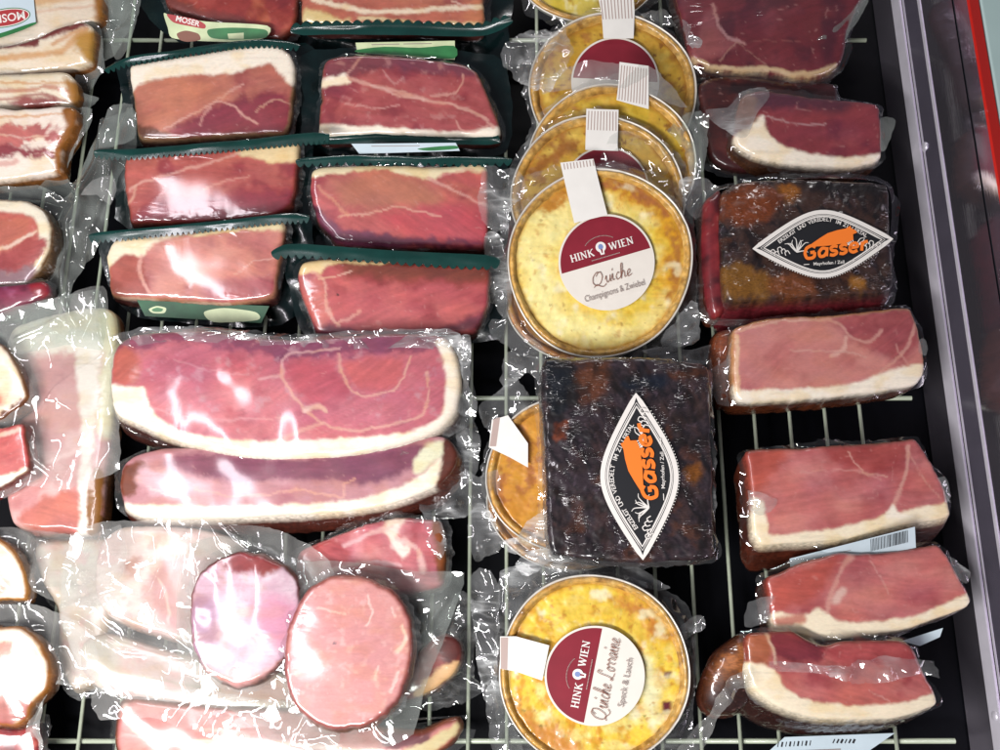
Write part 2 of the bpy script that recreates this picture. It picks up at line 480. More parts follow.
def slab(parent, name, pts, pl, base, layers, ext=(0, 0, -25), rim=5, res=1.6, seed=0, mat='meat', side=('rind', '#5a2a18'),
         bulge=2.0, bump=1.0, wob=1.2, pillow=2.0, side_name='rind', wr=(.15, 1.2), side_layers=()):
    """a cut piece: painted face with a soft rim, and its rind going down by ext (mm)"""
    o, s, n, R, rad = ring_layout(pts, res, wob, seed)
    ts = np.linspace(0, 1, R)
    ts = 1 - (1 - ts) ** 1.15
    px = (s[None] + ts[:, None, None] * (o - s)[None]).reshape(-1, 2)
    t = np.repeat(ts, n)
    W = on_plane(px[:, 0], px[:, 1], pl); nrm = pl[1]
    dist = seg_dist(px[:, 0], px[:, 1], np.vstack([o, o[:1]]))
    q = np.clip(dist / rim, 0, 1)
    h = -(1 - np.sqrt(np.clip(1 - (1 - q) ** 2, 0, 1))) * rim * .75 + pillow * (1 - t ** 2)
    k8 = {'skin': 1.1, 'custard': .9, 'rind': .9}.get(mat, 0.0)
    h = h + bump * 1.8 * (fbm(px[:, 0] / 44, px[:, 1] / 44, seed + 11, 2) - .5) * sstep(0, 1, q) + bump * k8 * (fbm(px[:, 0] / 8, px[:, 1] / 8, seed + 12) - .5)
    W = W + nrm[None] * (h / 1000)[:, None]
    col = paint(px[:, 0], px[:, 1], base, layers, seed, o)
    wr = (wr[0] * .16, wr[1] * .55) if mat.startswith('meat') else wr
    wrv = wr[0] * (.08 + 1.9 * sstep(.48, .74, fbm(px[:, 0] / 30, px[:, 1] / 30, seed + 21))) + (wr[1] - wr[0]) * (1 - sstep(0, 16, dist)) * sstep(.3, .6, fbm(px[:, 0] / 18, px[:, 1] / 18, seed + 22))
    face = link_mesh(name, W, grid_faces(R, n), M[mat], parent, col=col, wr=wrv)
    if side is None:
        return face
    rimW = W[-n:]; cen = W.mean(0)
    e = np.array(ext, float) / 1000
    S = 9; rows = [rimW]; cols = [np.clip(col[-n:] * .9, 0, 1)]
    out = rimW - cen; out -= nrm[None] * (out @ nrm)[:, None]; out /= np.linalg.norm(out, axis=1, keepdims=True) + 1e-9
    sc = lin(side[1]); idx = np.arange(n)
    for k in range(1, S + 1):
        u = k / S
        b = bulge * math.sin(math.pi * min(1, u * 1.05)) - 3.0 * max(0, u - .8) / .2
        nz = (fbm(idx / 7.0 + 3 * seed, np.full(n, u * 3.0), seed + 40) - .5) * 2.4
        rows.append(rimW + e[None] * u + out * ((b + nz * min(1, u * 3)) / 1000)[:, None])
        if side_layers:
            pass
        blot = fbm(idx / 9.0, np.full(n, u * 5.0), seed + 41)
        c = sc[None] * (.55 + .9 * blot)[:, None]
        c = np.clip(c * ALB, 0, 1)
        if u < .16: c = c * .5 + cols[0] * .5
        cols.append(c)
    V = np.vstack(rows); C = np.vstack(cols)
    f = [tuple(x) for x in grid_faces(S + 1, n)] + [tuple(range(S * n, S * n + n))[::-1]]
    rind = link_mesh(side_name, V, f, M[side[0]], face, col=C, wr=np.full(len(V), 1.0))
    return face


def radial(pts, c, th):
    o = spline(pts, True, 6) if len(pts) < 40 else pts
    o = resample(o, 400); d = o - c
    a = np.arctan2(d[:, 1], d[:, 0]); r = np.hypot(d[:, 0], d[:, 1]); k = np.argsort(a)
    a, r = a[k], r[k]
    return np.interp(th, np.concatenate([a - 2 * math.pi, a, a + 2 * math.pi]), np.tile(r, 3))


def flange(parent, name, inner, outer, pl, mat='film', drop=10, amp=5, seed=0, res=3.0, freq=1.0, lift=-1.5, shrink=.97, jag=3.0):
    """the loose film round a packed thing, creased more the farther out it goes"""
    inn = np.asarray(spline(inner, True, 6)); c = inn.mean(0)
    per = np.sum(np.linalg.norm(inn - np.roll(inn, -1, 0), axis=1))
    n = int(per / res); th = np.linspace(-math.pi, math.pi, n, endpoint=False)[::-1]
    ri = radial(inner, c, th) * shrink
    if isinstance(outer, (int, float)):
        ro = radial(inner, c, th) + outer * (.35 + 1.3 * fbm(np.cos(th) * 3 + 5, np.sin(th) * 3 + 5, seed))
    else:
        ro = np.maximum(radial(outer, c, th), ri + 1.5)
    ro = ro + jag * (fbm(np.cos(th) * 14 + 9, np.sin(th) * 14 + 9, seed + 2) - .5) * 2
    ro = np.maximum(ro, ri + 1.0)
    K = int(max(4, np.max(ro - ri) / res))
    ts = np.linspace(0, 1, K)
    r = ri[None] + (ro - ri)[None] * ts[:, None]
    px = np.stack([c[0] + r * np.cos(th)[None], c[1] + r * np.sin(th)[None]], -1).reshape(-1, 2)
    t = np.repeat(ts, n)
    gap = (r - ri[None]).reshape(-1)
    x, y = px[:, 0] * freq, px[:, 1] * freq
    cr = .9 * creases(x, y, seed + 4) + .2 * (ridge(x / 9, y / 9, seed + 6, 2) - .35)
    ang = np.tile(th, K)
    radc = np.sin(ang * 23 + 6 * fbm(x / 20, y / 20, seed + 9)) * .12
    W = on_plane(px[:, 0], px[:, 1], pl)
    h = lift - drop * np.clip(gap / 14, 0, 1) ** .7 + .8 * amp * (cr + radc) * sstep(0, 9, gap)
    W = W + pl[1][None] * (h / 1000)[:, None]
    W[:, 2] = np.maximum(W[:, 2], .004)
    return link_mesh(name, W, grid_faces(K, n), M[mat], parent)


def sheet(parent, name, pts, pl, mat='film', amp=4, seed=0, res=3.0, freq=1.0, lift=3.0, jag=1.0, folds=(), sub=2, droop=0):
    if name in ('film_ear', 'film_gather') and mat != 'film_grey': mat = 'film_ear'
    o, s, n, R, rad = ring_layout(pts, res, jag, seed, sub)
    ts = np.linspace(0, 1, R)
    px = (s[None] + ts[:, None, None] * (o - s)[None]).reshape(-1, 2); t = np.repeat(ts, n)
    x, y = px[:, 0] * freq, px[:, 1] * freq
    h = lift + amp * (.62 / freq) * creases(x * .62, y * .62, seed + 1) + .05 * amp * (ridge(x / 13, y / 13, seed + 2, 2) - .4) - droop * t ** 3
    for ln, wdt, hh in folds:
        d = seg_dist(px[:, 0], px[:, 1], np.asarray(ln, float))
        h = h + hh * np.exp(-(d / wdt) ** 2)
    W = on_plane(px[:, 0], px[:, 1], pl) + pl[1][None] * (h / 1000)[:, None]
    return link_mesh(name, W, grid_faces(R, n), M[mat], parent)


class Flat:
    """printed matter: pieces drawn in photograph pixels on a plane, stacked a hair apart, one mesh"""
    def __init__(self, pl, lift=1.0):
        self.pl, self.h, self.v, self.f, self.m, self.mats = pl, lift, [], [], [], []
        self.step = .014
        self.warp = None

    def _mat(self, key):
        if key not in self.mats: self.mats.append(key)
        return self.mats.index(key)

    def raw(self, pts, faces, key, h=None):
        b = sum(len(x) for x in self.v)
        self.h += self.step
        pts = np.asarray(pts, float)
        hh = np.full(len(pts), self.h if h is None else h)
        if self.warp is not None: hh = hh + self.warp(pts)
        W = on_plane(pts[:, 0], pts[:, 1], self.pl) + self.pl[1][None] * (hh / 1000)[:, None]
        self.v.append(W)
        for f in faces:
            self.f.append([b + i for i in f]); self.m.append(self._mat(key))

    def poly(self, pts, key):
        p = np.asarray(pts, float)
        if area(p) > 0: p = p[::-1]
        self.raw(p, [list(range(len(p)))], key)

    def blob(self, pts, key, sub=6):
        self.poly(spline(pts, True, sub), key)

    def quad(self, a, b, c, d, key, nu=16, nv=6):
        a, b, c, d = map(np.array, (a, b, c, d)); P_ = []
        for j in range(nv + 1):
            for i in range(nu + 1):
                u, v = i / nu, j / nv
                P_.append((a * (1 - u) + b * u) * (1 - v) + (d * (1 - u) + c * u) * v)
        F = [[j * (nu + 1) + i, (j + 1) * (nu + 1) + i, (j + 1) * (nu + 1) + i + 1, j * (nu + 1) + i + 1] for j in range(nv) for i in range(nu)]
        p = np.array(P_)
        q = p[[0, nu, (nu + 1) * (nv + 1) - 1]]
        self.raw(p, F, key)

    def disc(self, c, r, key, a0=0, a1=360, n=64):
        an = np.radians(np.linspace(a0, a1, n, endpoint=(a1 - a0) < 360))
        self.poly(np.stack([c[0] + r * np.cos(an), c[1] + r * np.sin(an)], 1), key)

    def line(self, pts, w, key, smooth=True, closed=False):
        p = spline(pts, closed, 6) if smooth else np.asarray(pts, float)
        if closed: p = np.vstack([p, p[:1]])
        if len(p) < 2: return
        d = np.gradient(p, axis=0); d /= np.linalg.norm(d, axis=1, keepdims=True) + 1e-9
        if closed: d[0] = d[-1] = (d[0] + d[-1]) / np.linalg.norm(d[0] + d[-1])
        nn = np.stack([-d[:, 1], d[:, 0]], 1)
        w = np.broadcast_to(np.asarray(w, float), (len(p),))[:, None] / 2
        a, b = p + nn * w, p - nn * w
        m = len(p)
        self.raw(np.vstack([a, b]), [[i, i + 1, m + i + 1, m + i] for i in range(m - 1)], key)

    def glyphs(self, strokes, key, place, wmul=1.0):
        """strokes in unit letter space [(points, width, smooth)], place(u, v) -> pixel arrays"""
        for pts, w, sm in strokes:
            p = spline(pts, False, 6) if sm and len(pts) > 2 else np.asarray(pts, float)
            self.line(place(p), w * wmul, key, smooth=False)

    def build(self, name, parent, thick=0):
        return link_mesh(name, np.vstack(self.v), self.f, [M[k] for k in self.mats], parent, mat_ids=self.m, smooth=False)


def frame(c, ang, sc, flip=False):
    """letter space (x right, y up) to photograph pixels, turned by ang degrees clockwise as seen"""
    a = math.radians(ang); ca, sa = math.cos(a), math.sin(a)
    def f(p):
        p = np.asarray(p, float) * sc
        x, y = p[:, 0], -p[:, 1]
        return np.stack([c[0] + x * ca - y * sa, c[1] + x * sa + y * ca], 1)
    return f


def text_tris(s, offset=0.0, spacing=1.0, align='CENTER'):
    cu = bpy.data.curves.new('lettering', 'FONT'); cu.body = s; cu.size = 1; cu.align_x = align; cu.offset = offset; cu.space_character = spacing
    cu.resolution_u = 3
    ob = bpy.data.objects.new('lettering', cu); COL.objects.link(ob)
    bpy.context.view_layer.update()
    me = bpy.data.meshes.new_from_object(ob)
    v = np.array([tuple(x.co)[:2] for x in me.vertices]); f = [list(p.vertices) for p in me.polygons]
    bpy.data.objects.remove(ob); bpy.data.curves.remove(cu); bpy.data.meshes.remove(me)
    return v, f


def put_text(fl, s, key, place, offset=0.0, spacing=1.0, align='CENTER'):
    v, f = text_tris(s, offset, spacing, align)
    if len(v): fl.raw(place(v), f, key)


def arc_text(fl, s, key, path, h, offset=.01, spread=1.0, start=None):
    """letters set one by one along a path of pixels"""
    p = resample(spline(path, False, 10), 300, False)
    L = np.concatenate([[0], np.cumsum(np.linalg.norm(np.diff(p, axis=0), axis=1))])
    n = len(s)
    for i, ch in enumerate(s):
        if ch == ' ': continue
        d = L[-1] * (i + .5) / n
        x = np.interp(d, L, p[:, 0]); y = np.interp(d, L, p[:, 1])
        x2 = np.interp(min(d + 2, L[-1]), L, p[:, 0]); y2 = np.interp(min(d + 2, L[-1]), L, p[:, 1])
        x1 = np.interp(max(d - 2, 0), L, p[:, 0]); y1 = np.interp(max(d - 2, 0), L, p[:, 1])
        put_text(fl, ch, key, frame((x, y), math.degrees(math.atan2(y2 - y1, x2 - x1)), h), offset)


# stroke letters -----------------------------------------------------
SERIF = {
    'H': (.78, [((.16, 0), (.16, .7)), ((.62, 0), (.62, .7)), ((.16, .35), (.62, .35))], [(.04, 0, .28), (.5, 0, .74), (.04, .7, .28), (.5, .7, .74)]),
    'I': (.36, [((.18, 0), (.18, .7))], [(.05, 0, .31), (.05, .7, .31)]),
    'N': (.82, [((.16, 0), (.16, .7)), ((.16, .7), (.64, 0)), ((.64, 0), (.64, .7))], [(.04, 0, .28), (.02, .7, .2), (.52, .7, .76)]),
    'K': (.76, [((.16, 0), (.16, .7)), ((.6, .7), (.18, .33)), ((.3, .42), (.64, 0))], [(.04, 0, .28), (.04, .7, .28), (.5, .7, .72), (.52, 0, .74)]),
    'W': (1.02, [((.1, .7), (.3, 0)), ((.3, 0), (.5, .66)), ((.5, .66), (.7, 0)), ((.7, 0), (.92, .7))], [(0, .7, .22), (.4, .7, .6), (.8, .7, 1.02)]),
    'E': (.64, [((.16, 0), (.16, .7)), ((.16, .7), (.54, .7)), ((.16, .36), (.44, .36)), ((.16, 0), (.56, 0))], [(.04, 0, .28), (.04, .7, .28)]),
}


def serif_word(word, x):
    out = []
    for ch in word:
        w, stems, serifs = SERIF[ch]
        for i, (a, b) in enumerate(stems):
            thin = (a[1] == b[1]) or (ch == 'W' and i in (1, 3)) or (ch == 'N' and i in (0, 2)) or (ch == 'K' and i == 1)
            out.append(([(x + a[0], a[1]), (x + b[0], b[1])], .075 if thin else .13, False))
        for x0, y, x1 in serifs:
            out.append(([(x + x0, y), (x + x1, y)], .055, False))
        x += w
    return out, x


SCRIPT = {
    'Q': (.95, [[(.62, .66), (.4, .72), (.12, .5), (.08, .2), (.3, 0), (.6, .1), (.78, .42), (.68, .68), (.48, .66), (.34, .5)], [(.1, -.06), (.3, .06), (.52, -.06), (.78, -.14), (1.0, -.02)]]),
    'u': (.44, [[(0, .2), (.1, .4), (.1, .1), (.2, .02), (.34, .2), (.38, .4)], [(.38, .4), (.36, .08), (.46, .04)]]),
    'i': (.3, [[(.02, .12), (.12, .42), (.12, .08), (.26, .08)], [(.13, .58), (.17, .70)]]),
    'c': (.36, [[(.32, .34), (.2, .4), (.06, .2), (.14, .02), (.36, .1)]]),
    'h': (.46, [[(0, .1), (.2, .5), (.24, .8), (.14, .8), (.08, .4), (.06, 0)], [(.06, .1), (.22, .4), (.32, .32), (.32, .06), (.46, .08)]]),
    'e': (.38, [[(0, .14), (.2, .2), (.28, .34), (.18, .4), (.06, .24), (.12, .03), (.38, .12)]]),
    'L': (.66, [[(.5, .56), (.52, .74), (.38, .78), (.3, .6), (.26, .3), (.16, .04), (.04, .04), (.08, .14), (.3, .04), (.62, .0)]]),
    'o': (.4, [[(.22, .4), (.06, .24), (.14, .02), (.3, .1), (.3, .3), (.2, .4), (.28, .32), (.42, .34)]]),
    'r': (.34, [[(0, .3), (.1, .42), (.14, .34), (.26, .34), (.22, .1), (.36, .06)]]),
    'a': (.44, [[(.32, .36), (.18, .4), (.05, .18), (.14, .02), (.3, .2), (.34, .38), (.32, .08), (.46, .06)]]),
    'n': (.46, [[(0, .2), (.08, .4), (.08, 0)], [(.08, .1), (.22, .4), (.32, .32), (.32, .06), (.46, .08)]]),
    ' ': (.3, []),
}


def script_word(word, x=0, w=.05):
    out = []
    for ch in word:
        wd, st = SCRIPT[ch]
        for s in st: out.append(([(x + a + b * .18, b) for a, b in s], w, True))
        x += wd
    return out, x


GAS = {   # heavy rounded letters of the orange word
    'G': (.86, [([(.74, .56), (.5, .68), (.2, .58), (.12, .34), (.26, .08), (.56, .04), (.7, .12), (.7, .32)], True), ([(.72, .33), (.44, .33)], False)]),
    'a': (.72, [([(.56, .4), (.3, .46), (.12, .28), (.2, .06), (.44, .06), (.56, .2)], True), ([(.58, .48), (.58, .02)], False)]),
    's': (.58, [([(.5, .42), (.28, .48), (.1, .4), (.18, .27), (.4, .22), (.46, .1), (.28, .02), (.06, .07)], True)]),
    'e': (.68, [([(.1, .26), (.54, .27), (.5, .42), (.3, .48), (.11, .36), (.11, .14), (.3, .02), (.56, .08)], True)]),
    'r': (.5, [([(.14, .02), (.14, .48)], False), ([(.15, .3), (.26, .44), (.48, .45)], True)]),
}


def gas_word(word):
    out = []; x = 0
    for ch in word:
        wd, st = GAS[ch]
        for s, sm in st: out.append(([(x + a + b * .16, b) for a, b in s], .165, sm))
        x += wd
    return out, x


# ================================================================== camera, light, world
cam_d = bpy.data.cameras.new('camera'); cam_d.lens = 35; cam_d.sensor_width = 36; cam_d.clip_start = .01; cam_d.clip_end = 50
cam = bpy.data.objects.new('camera', cam_d); COL.objects.link(cam)
cam.location = CAM.tolist(); cam.rotation_euler = (TILT, 0, 0); scene.camera = cam
scene.view_settings.view_transform = 'Standard'; scene.view_settings.look = 'None'
scene.view_settings.exposure = 0; scene.view_settings.gamma = 1
w = bpy.data.worlds.new('World'); scene.world = w; w.use_nodes = True
bg = w.node_tree.nodes['Background']; bg.inputs[0].default_value = (.70, .72, .85, 1); bg.inputs[1].default_value = .12


def lamp(name, loc, aim, sx, sy, power, col):
    l = bpy.data.lights.new(name, 'AREA'); l.shape = 'RECTANGLE'; l.size = sx; l.size_y = sy; l.energy = power; l.color = col
    o = bpy.data.objects.new(name, l); COL.objects.link(o); o.location = loc
    d = Vector(aim) - Vector(loc); o.rotation_euler = d.to_track_quat('-Z', 'Y').to_euler()
    return o


lamp('ceiling_lamp', (-.58, -.74, .98), (-.16, -.06, 0), 1.0, .14, 27, (1, .975, .97))
lamp('ceiling_tube', (-.66, -.20, 1.22), (-.2, -.05, 0), .8, .09, 5, (1, .94, 1))
lamp('case_tube', (.0, 1.55, .95), (0, 0, 0), 1.3, .04, 8, (1, .97, .97))

scene.cycles.max_bounces = 10; scene.cycles.transparent_max_bounces = 20; scene.cycles.glossy_bounces = 5
scene.cycles.sample_clamp_indirect = 6

# ================================================================== the case
fv = [(-1.2, -1.2, -.036), (1.2, -1.2, -.036), (1.2, 1.4, -.036), (-1.2, 1.4, -.036)]
tag(link_mesh('case_floor', fv, [(0, 1, 2, 3)], M['black'], smooth=False), 'black plastic floor of the chilled case under the wire shelf', 'case floor', kind='structure')


def tube(points, r, nseg=8):
    p = [Vector(x) for x in points]; V, F = [], []
    for i, q in enumerate(p):
        d = (p[min(i + 1, len(p) - 1)] - p[max(i - 1, 0)]).normalized()
        u = d.cross(Vector((0, 0, 1)));  u = u.normalized() if u.length > 1e-4 else Vector((1, 0, 0)); v = u.cross(d)
        for k in range(nseg):
            a = 2 * math.pi * k / nseg
            V.append(tuple(q + u * math.cos(a) * r + v * math.sin(a) * r))
    for i in range(len(p) - 1):
        for k in range(nseg):
            F.append((i * nseg + k, i * nseg + (k + 1) % nseg, (i + 1) * nseg + (k + 1) % nseg, (i + 1) * nseg + k))
    F.append(tuple(range(nseg))); F.append(tuple((len(p) - 1) * nseg + k for k in range(nseg))[::-1])
    return V, F


shelf = thing('wire_shelf', 'pale coated wire shelf grid under all the packs', 'wire shelf', (0, 0, 0))
for k in range(-15, 12):
    x = P(471 + 35.3 * k, 400, 0)[0]
    V, F = tube([(x, -.62, -.0022), (x, .82, -.0022)], .0019)
    link_mesh('wire', V, F, M['wire'], shelf)
for y in (40, 398, 741):
    yy = P(500, y, -.006)[1]
    V, F = tube([(-.62, yy, -.0066), (.42, yy, -.0066)], .0024)
    link_mesh('cross_bar', V, F, M['wire'], shelf)


def box(x0, x1, y0, y1, z0, z1, bev=0):
    bm = bmesh.new(); bmesh.ops.create_cube(bm, size=1)
    for v in bm.verts:
        v.co = ((x0 + x1) / 2 + v.co.x * (x1 - x0), (y0 + y1) / 2 + v.co.y * (y1 - y0), (z0 + z1) / 2 + v.co.z * (z1 - z0))
    if bev: bmesh.ops.bevel(bm, geom=bm.edges[:], offset=bev, segments=3, affect='EDGES', profile=.5)
    V = [tuple(v.co) for v in bm.verts]; F = [[v.index for v in f.verts] for f in bm.faces]; bm.free()
    return V, F


# side panel: leans outward a little, so it mirrors the packs beside it
XW = P(950, 400, 0)[0]; LX, LZ = .029, .098
wall = thing('side_panel', 'brushed steel side panel of the case with a red strip along its top', 'side panel', (XW, 0, 0))
SN = np.array([-LZ, 0, LX]) / math.hypot(LX, LZ)


def slat(name, s0, s1, proud, thick, mat):
    a = np.array([XW + LX * s0, 0, LZ * s0]); b = np.array([XW + LX * s1, 0, LZ * s1])
    V = []
    for y in (-.8, 1.0):
        for q, d in ((a, proud), (b, proud), (b, proud - thick), (a, proud - thick)):
            V.append(q + SN * d + [0, y, 0])
    F = [(0, 1, 2, 3), (7, 6, 5, 4), (0, 4, 5, 1), (1, 5, 6, 2), (2, 6, 7, 3), (3, 7, 4, 0)]
    return link_mesh(name, V, F, mat, wall, smooth=False)


slat('panel', -.35, 1.0, 0, .012, M['steel'])
slat('edge_trim', -.04, .08, .0016, .003, M['bright_steel'])
slat('edge_trim', .12, .135, .001, .002, M['bright_steel'])
slat('strip', .145, .335, .0007, .0015, M['strip_steel'])
slat('rail', .34, .37, .0012, .002, M['bright_steel'])
slat('dark_joint', .80, .815, .0006, .001, M['black'])
slat('red_strip', 1.003, 1.035, .002, .012, M['red_strip'])
for (px, py) in ((925, 147), (995, 716)):
    p = on_plane([px], [py], (np.array([XW, 0, 0]), SN))[0]
    bm = bmesh.new(); bmesh.ops.create_uvsphere(bm, u_segments=20, v_segments=10, radius=.0055)
    V = [(p[0] - v.co.z * .5, p[1] + v.co.x, p[2] + v.co.y) for v in bm.verts]; F = [[v.index for v in f.verts] for f in bm.faces]; bm.free()
    link_mesh('rivet', V, F, M['bright_steel'], wall)
V, F = box(XW + LX + .0125, XW + .5, -.8, 1.0, .06, .099, .002)
tag(link_mesh('counter_top', V, F, M['counter'], smooth=False), 'pale counter ledge beyond the red strip in the top right corner', 'counter')

# ================================================================== colours measured from the photograph
FAT = '#fbeccf'; FATW = '#fdf1de'; LEAN = '#b0504e'; SEAM = '#dba496'; DK = '#6d2733'


def base_of(pts, z=0.0):
    a = np.asarray(pts, float).mean(0); p = P(a[0], a[1], z); return (p[0], p[1], z)


# ------------------------------------------------------------------ right column: cut slabs with smoked rind
def slab_pack(label, pts, pl, base, layers, ext, ears, seed, group='cut slabs in the right column', rind='#4a1e10', halo=7, name='ham_pack', mat='meat', rim=5, drop=9, film='film_tight', **kw):
    t = thing(name, label, 'ham pack', base_of(pts), group)
    f = slab(t, 'ham', pts, pl, base, layers, ext=ext, seed=seed, side=('rind', rind), mat=mat, rim=rim, wr=(5.5, 4.0), **kw)
    if halo:
        flange(t, 'film', pts, halo, (pl[0], pl[1]), film, drop=drop, amp=3.0, seed=seed, res=2.4, lift=-4)
    for i, (e, pe, fr) in enumerate(ears):
        sheet(t, 'film_ear', e, pe, fr, amp=5, seed=seed + i, res=2.0, freq=1.5, lift=1.0, jag=2)
    return t


H3 = [(747, 452), (770, 449), (800, 448), (823, 446), (870, 444), (905, 440), (917, 440), (930, 460), (944, 484), (950, 506), (946, 518), (900, 527), (845, 540), (790, 544), (762, 545), (753, 532), (751, 500), (748, 470)]
p = tilted(848, 543, 46, 441, 58, -.02)
t = slab_pack('thick pink ham slab with a barcode label tucked under its lower edge', H3, p, '#bf6664', [
    ('n', 22, '#d48a84', .45, .8, .7, 10, 2), ('n', 30, '#a2383c', .5, .8, .6),
    ('p', [(748, 448), (790, 446), (775, 470), (760, 490), (749, 490)], '#b14632', 8, 1),
    ('p', [(820, 446), (905, 440), (898, 468), (870, 476), (840, 466)], '#a3423f', 8, 1),
    ('b', 1.5, '#8a4030', 2),
    ('p', [(752, 500), (762, 502), (768, 525), (776, 535), (845, 526), (890, 514), (950, 503), (952, 522), (845, 548), (756, 550)], FAT, 2.2, .5),
    ('l', [(890, 514), (897, 495), (905, 470), (908, 446)], 2.6, SEAM), ('p', [(884, 518), (893, 505), (897, 512), (912, 516)], FATW, 2), ('l', [(908, 450), (920, 475), (940, 498)], 1.2, SEAM, .6),
    ('l', [(848, 452), (862, 472), (885, 476)], 1.3, SEAM, .8), ('l', [(800, 472), (850, 470), (880, 480)], 1.2, '#d89a92', .6)],
    (-5, -22, -40), [([(748, 490), (770, 498), (776, 500), (770, 512), (752, 515)], p, 'film'), ([(926, 484), (943, 476), (949, 490), (946, 503), (930, 494)], p, 'film')], 31, side_name='rind')
lp = tilted(852, 569, 26, 530, 62)
fl = Flat(lp, 2.0)
fl.h += .3
fl.quad((789, 557), (914, 525), (915, 546), (790, 570), 'paper_blue')
for i in range(26):
    r = random.random(); a = 870 + i * 1.45; y = 537.5 - (a - 870) * .25
    fl.line([(a, y), (a + .4, y + 12)], .5 + .6 * r, 'black_ink', smooth=False)
for k in range(3): fl.line([(800, 560.5 + 3 * k), (850, 548 + 3 * k)], .5, 'grey_ink', smooth=False)
fl.build('label', t)

H4 = [(767, 579), (780, 573), (800, 564), (820, 558), (839, 553), (870, 554), (900, 551), (925, 547), (938, 546), (948, 556), (956, 570), (966, 588), (971, 600), (966, 608), (940, 618), (904, 630), (860, 638), (824, 641), (795, 637), (775, 632), (770, 616), (768, 595)]
p = tilted(868, 637, 42, 548, 52, -.02)
t = slab_pack('red ham slab second from the bottom with pale label sticking out below right', H4, p, '#bd6260', [
    ('n', 24, '#d28680', .45, .8, .7, -12, 2), ('n', 30, '#9c363c', .5, .8, .6),
    ('p', [(768, 580), (800, 566), (838, 556), (825, 585), (800, 605), (770, 612)], '#b04538', 8, 1),
    ('b', 1.5, '#84372c', 2),
    ('p', [(772, 612), (800, 616), (815, 608), (826, 612), (838, 620), (870, 622), (920, 614), (960, 596), (972, 592), (975, 606), (904, 636), (824, 646), (772, 638)], FAT, 2.2, .5),
    ('l', [(826, 612), (832, 590), (842, 568), (852, 556)], 3.2, SEAM, .8), ('l', [(836, 600), (842, 590)], 5, FATW, .5), ('p', [(774, 618), (800, 614), (805, 622), (776, 626)], '#cc8872', 3),
    ('l', [(870, 560), (882, 580), (890, 596)], 1, '#d8a098', .7)],
    (-2, -7, -38), [([(948, 556), (962, 565), (972, 572), (967, 584), (957, 578)], p, 'film'), ([(748, 602), (775, 596), (790, 604), (760, 624), (745, 626)], p, 'film')], 37)
fl = Flat(tilted(925, 646, 22, 628, 26), 4.0); fl.quad((900, 640), (941, 627), (938, 636), (918, 645), 'paper_blue'); fl.build('label', t)

H5 = [(747, 637), (758, 633), (775, 632), (793, 632), (808, 640), (825, 646), (845, 642), (870, 641), (895, 641), (908, 643), (916, 652), (926, 676), (936, 694), (936, 706), (915, 714), (888, 720), (850, 721), (818, 719), (795, 714), (776, 707), (760, 696), (750, 684), (746, 665)]
p = tilted(840, 719, 50, 634, 60, -.02)
t = slab_pack('red ham slab at the bottom right with brown smoked end and twisted film', H5, p, '#b85a54', [
    ('n', 24, '#d07e74', .45, .8, .7, 15, 2.2), ('n', 22, '#953139', .5, .8, .7),
    ('p', [(770, 632), (806, 638), (826, 648), (818, 662), (790, 662), (772, 654)], '#7f2f38', 4, 1),
    ('p', [(825, 648), (900, 640), (920, 668), (880, 664), (840, 664)], '#a53e42', 6, 1),
    ('p', [(744, 630), (768, 632), (770, 650), (764, 668), (746, 660)], '#a85a34', 4, .8),
    ('b', 1.5, '#84372c', 2),
    ('p', [(744, 664), (764, 664), (778, 676), (788, 690), (810, 700), (850, 705), (900, 702), (940, 692), (942, 712), (888, 726), (818, 725), (772, 712), (744, 690)], FAT, 2.2, .5),
    ('l', [(766, 634), (772, 648), (774, 664)], 2.4, '#e8c8b0', .8), ('l', [(868, 690), (890, 701)], 1, '#d8a098', .7)],
    (-12, -18, -46), [], 43, rind='#331510')
# brown outer end that sweeps down to the left
sm = slab(t, 'smoked_end', [(742, 636), (753, 640), (756, 672), (752, 700), (736, 716), (714, 716), (703, 700), (708, 674), (720, 652)], tilted(726, 716, 34, 636, 54), '#7c4420', [('n', 14, '#a8642c', .45, .75, .9), ('n', 16, '#331610', .5, .75, .9), ('p', [(700, 690), (756, 676), (756, 720), (700, 720)], '#35170e', 14, 1), ('b', 3, '#4a220e', 5)], ext=(0, -4, -26), seed=44, mat='rind', pillow=5, rim=9)
sheet(t, 'film_twist', [(748, 668), (752, 684), (738, 690), (726, 706), (712, 728), (700, 752), (672, 756), (690, 732), (712, 706), (726, 680)], tilted(715, 750, 50, 670, 66), 'film_frost', amp=10, seed=45, res=2, freq=2.2, jag=4)
sheet(t, 'film_gather', [(766, 660), (800, 662), (840, 664), (880, 655), (905, 658), (930, 660), (933, 676), (920, 672), (890, 680), (850, 683), (820, 672), (776, 670)], p, 'film_frost', amp=7, seed=46, res=1.8, freq=2.2, lift=9, jag=5)
lt = Flat(tilted(830, 756, 8, 734, 16), 2.0)
lt.quad((766, 752), (784, 736), (894, 732), (862, 754), 'paper_blue')
for k in range(9): lt.line([(778 + 4 * k, 741 - .2 * k), (777 + 4 * k, 746 - .2 * k)], 1.0 + .8 * (k % 2), 'black_ink', smooth=False)
for k in range(6): lt.line([(834 + 4 * k, 738), (832 + 4 * k, 742)], 1.2 + (k % 3) * .5, 'black_ink', smooth=False)
lt.line([(790, 750), (840, 748)], 1.2, 'grey_ink', smooth=False)
lt.build('label', t)

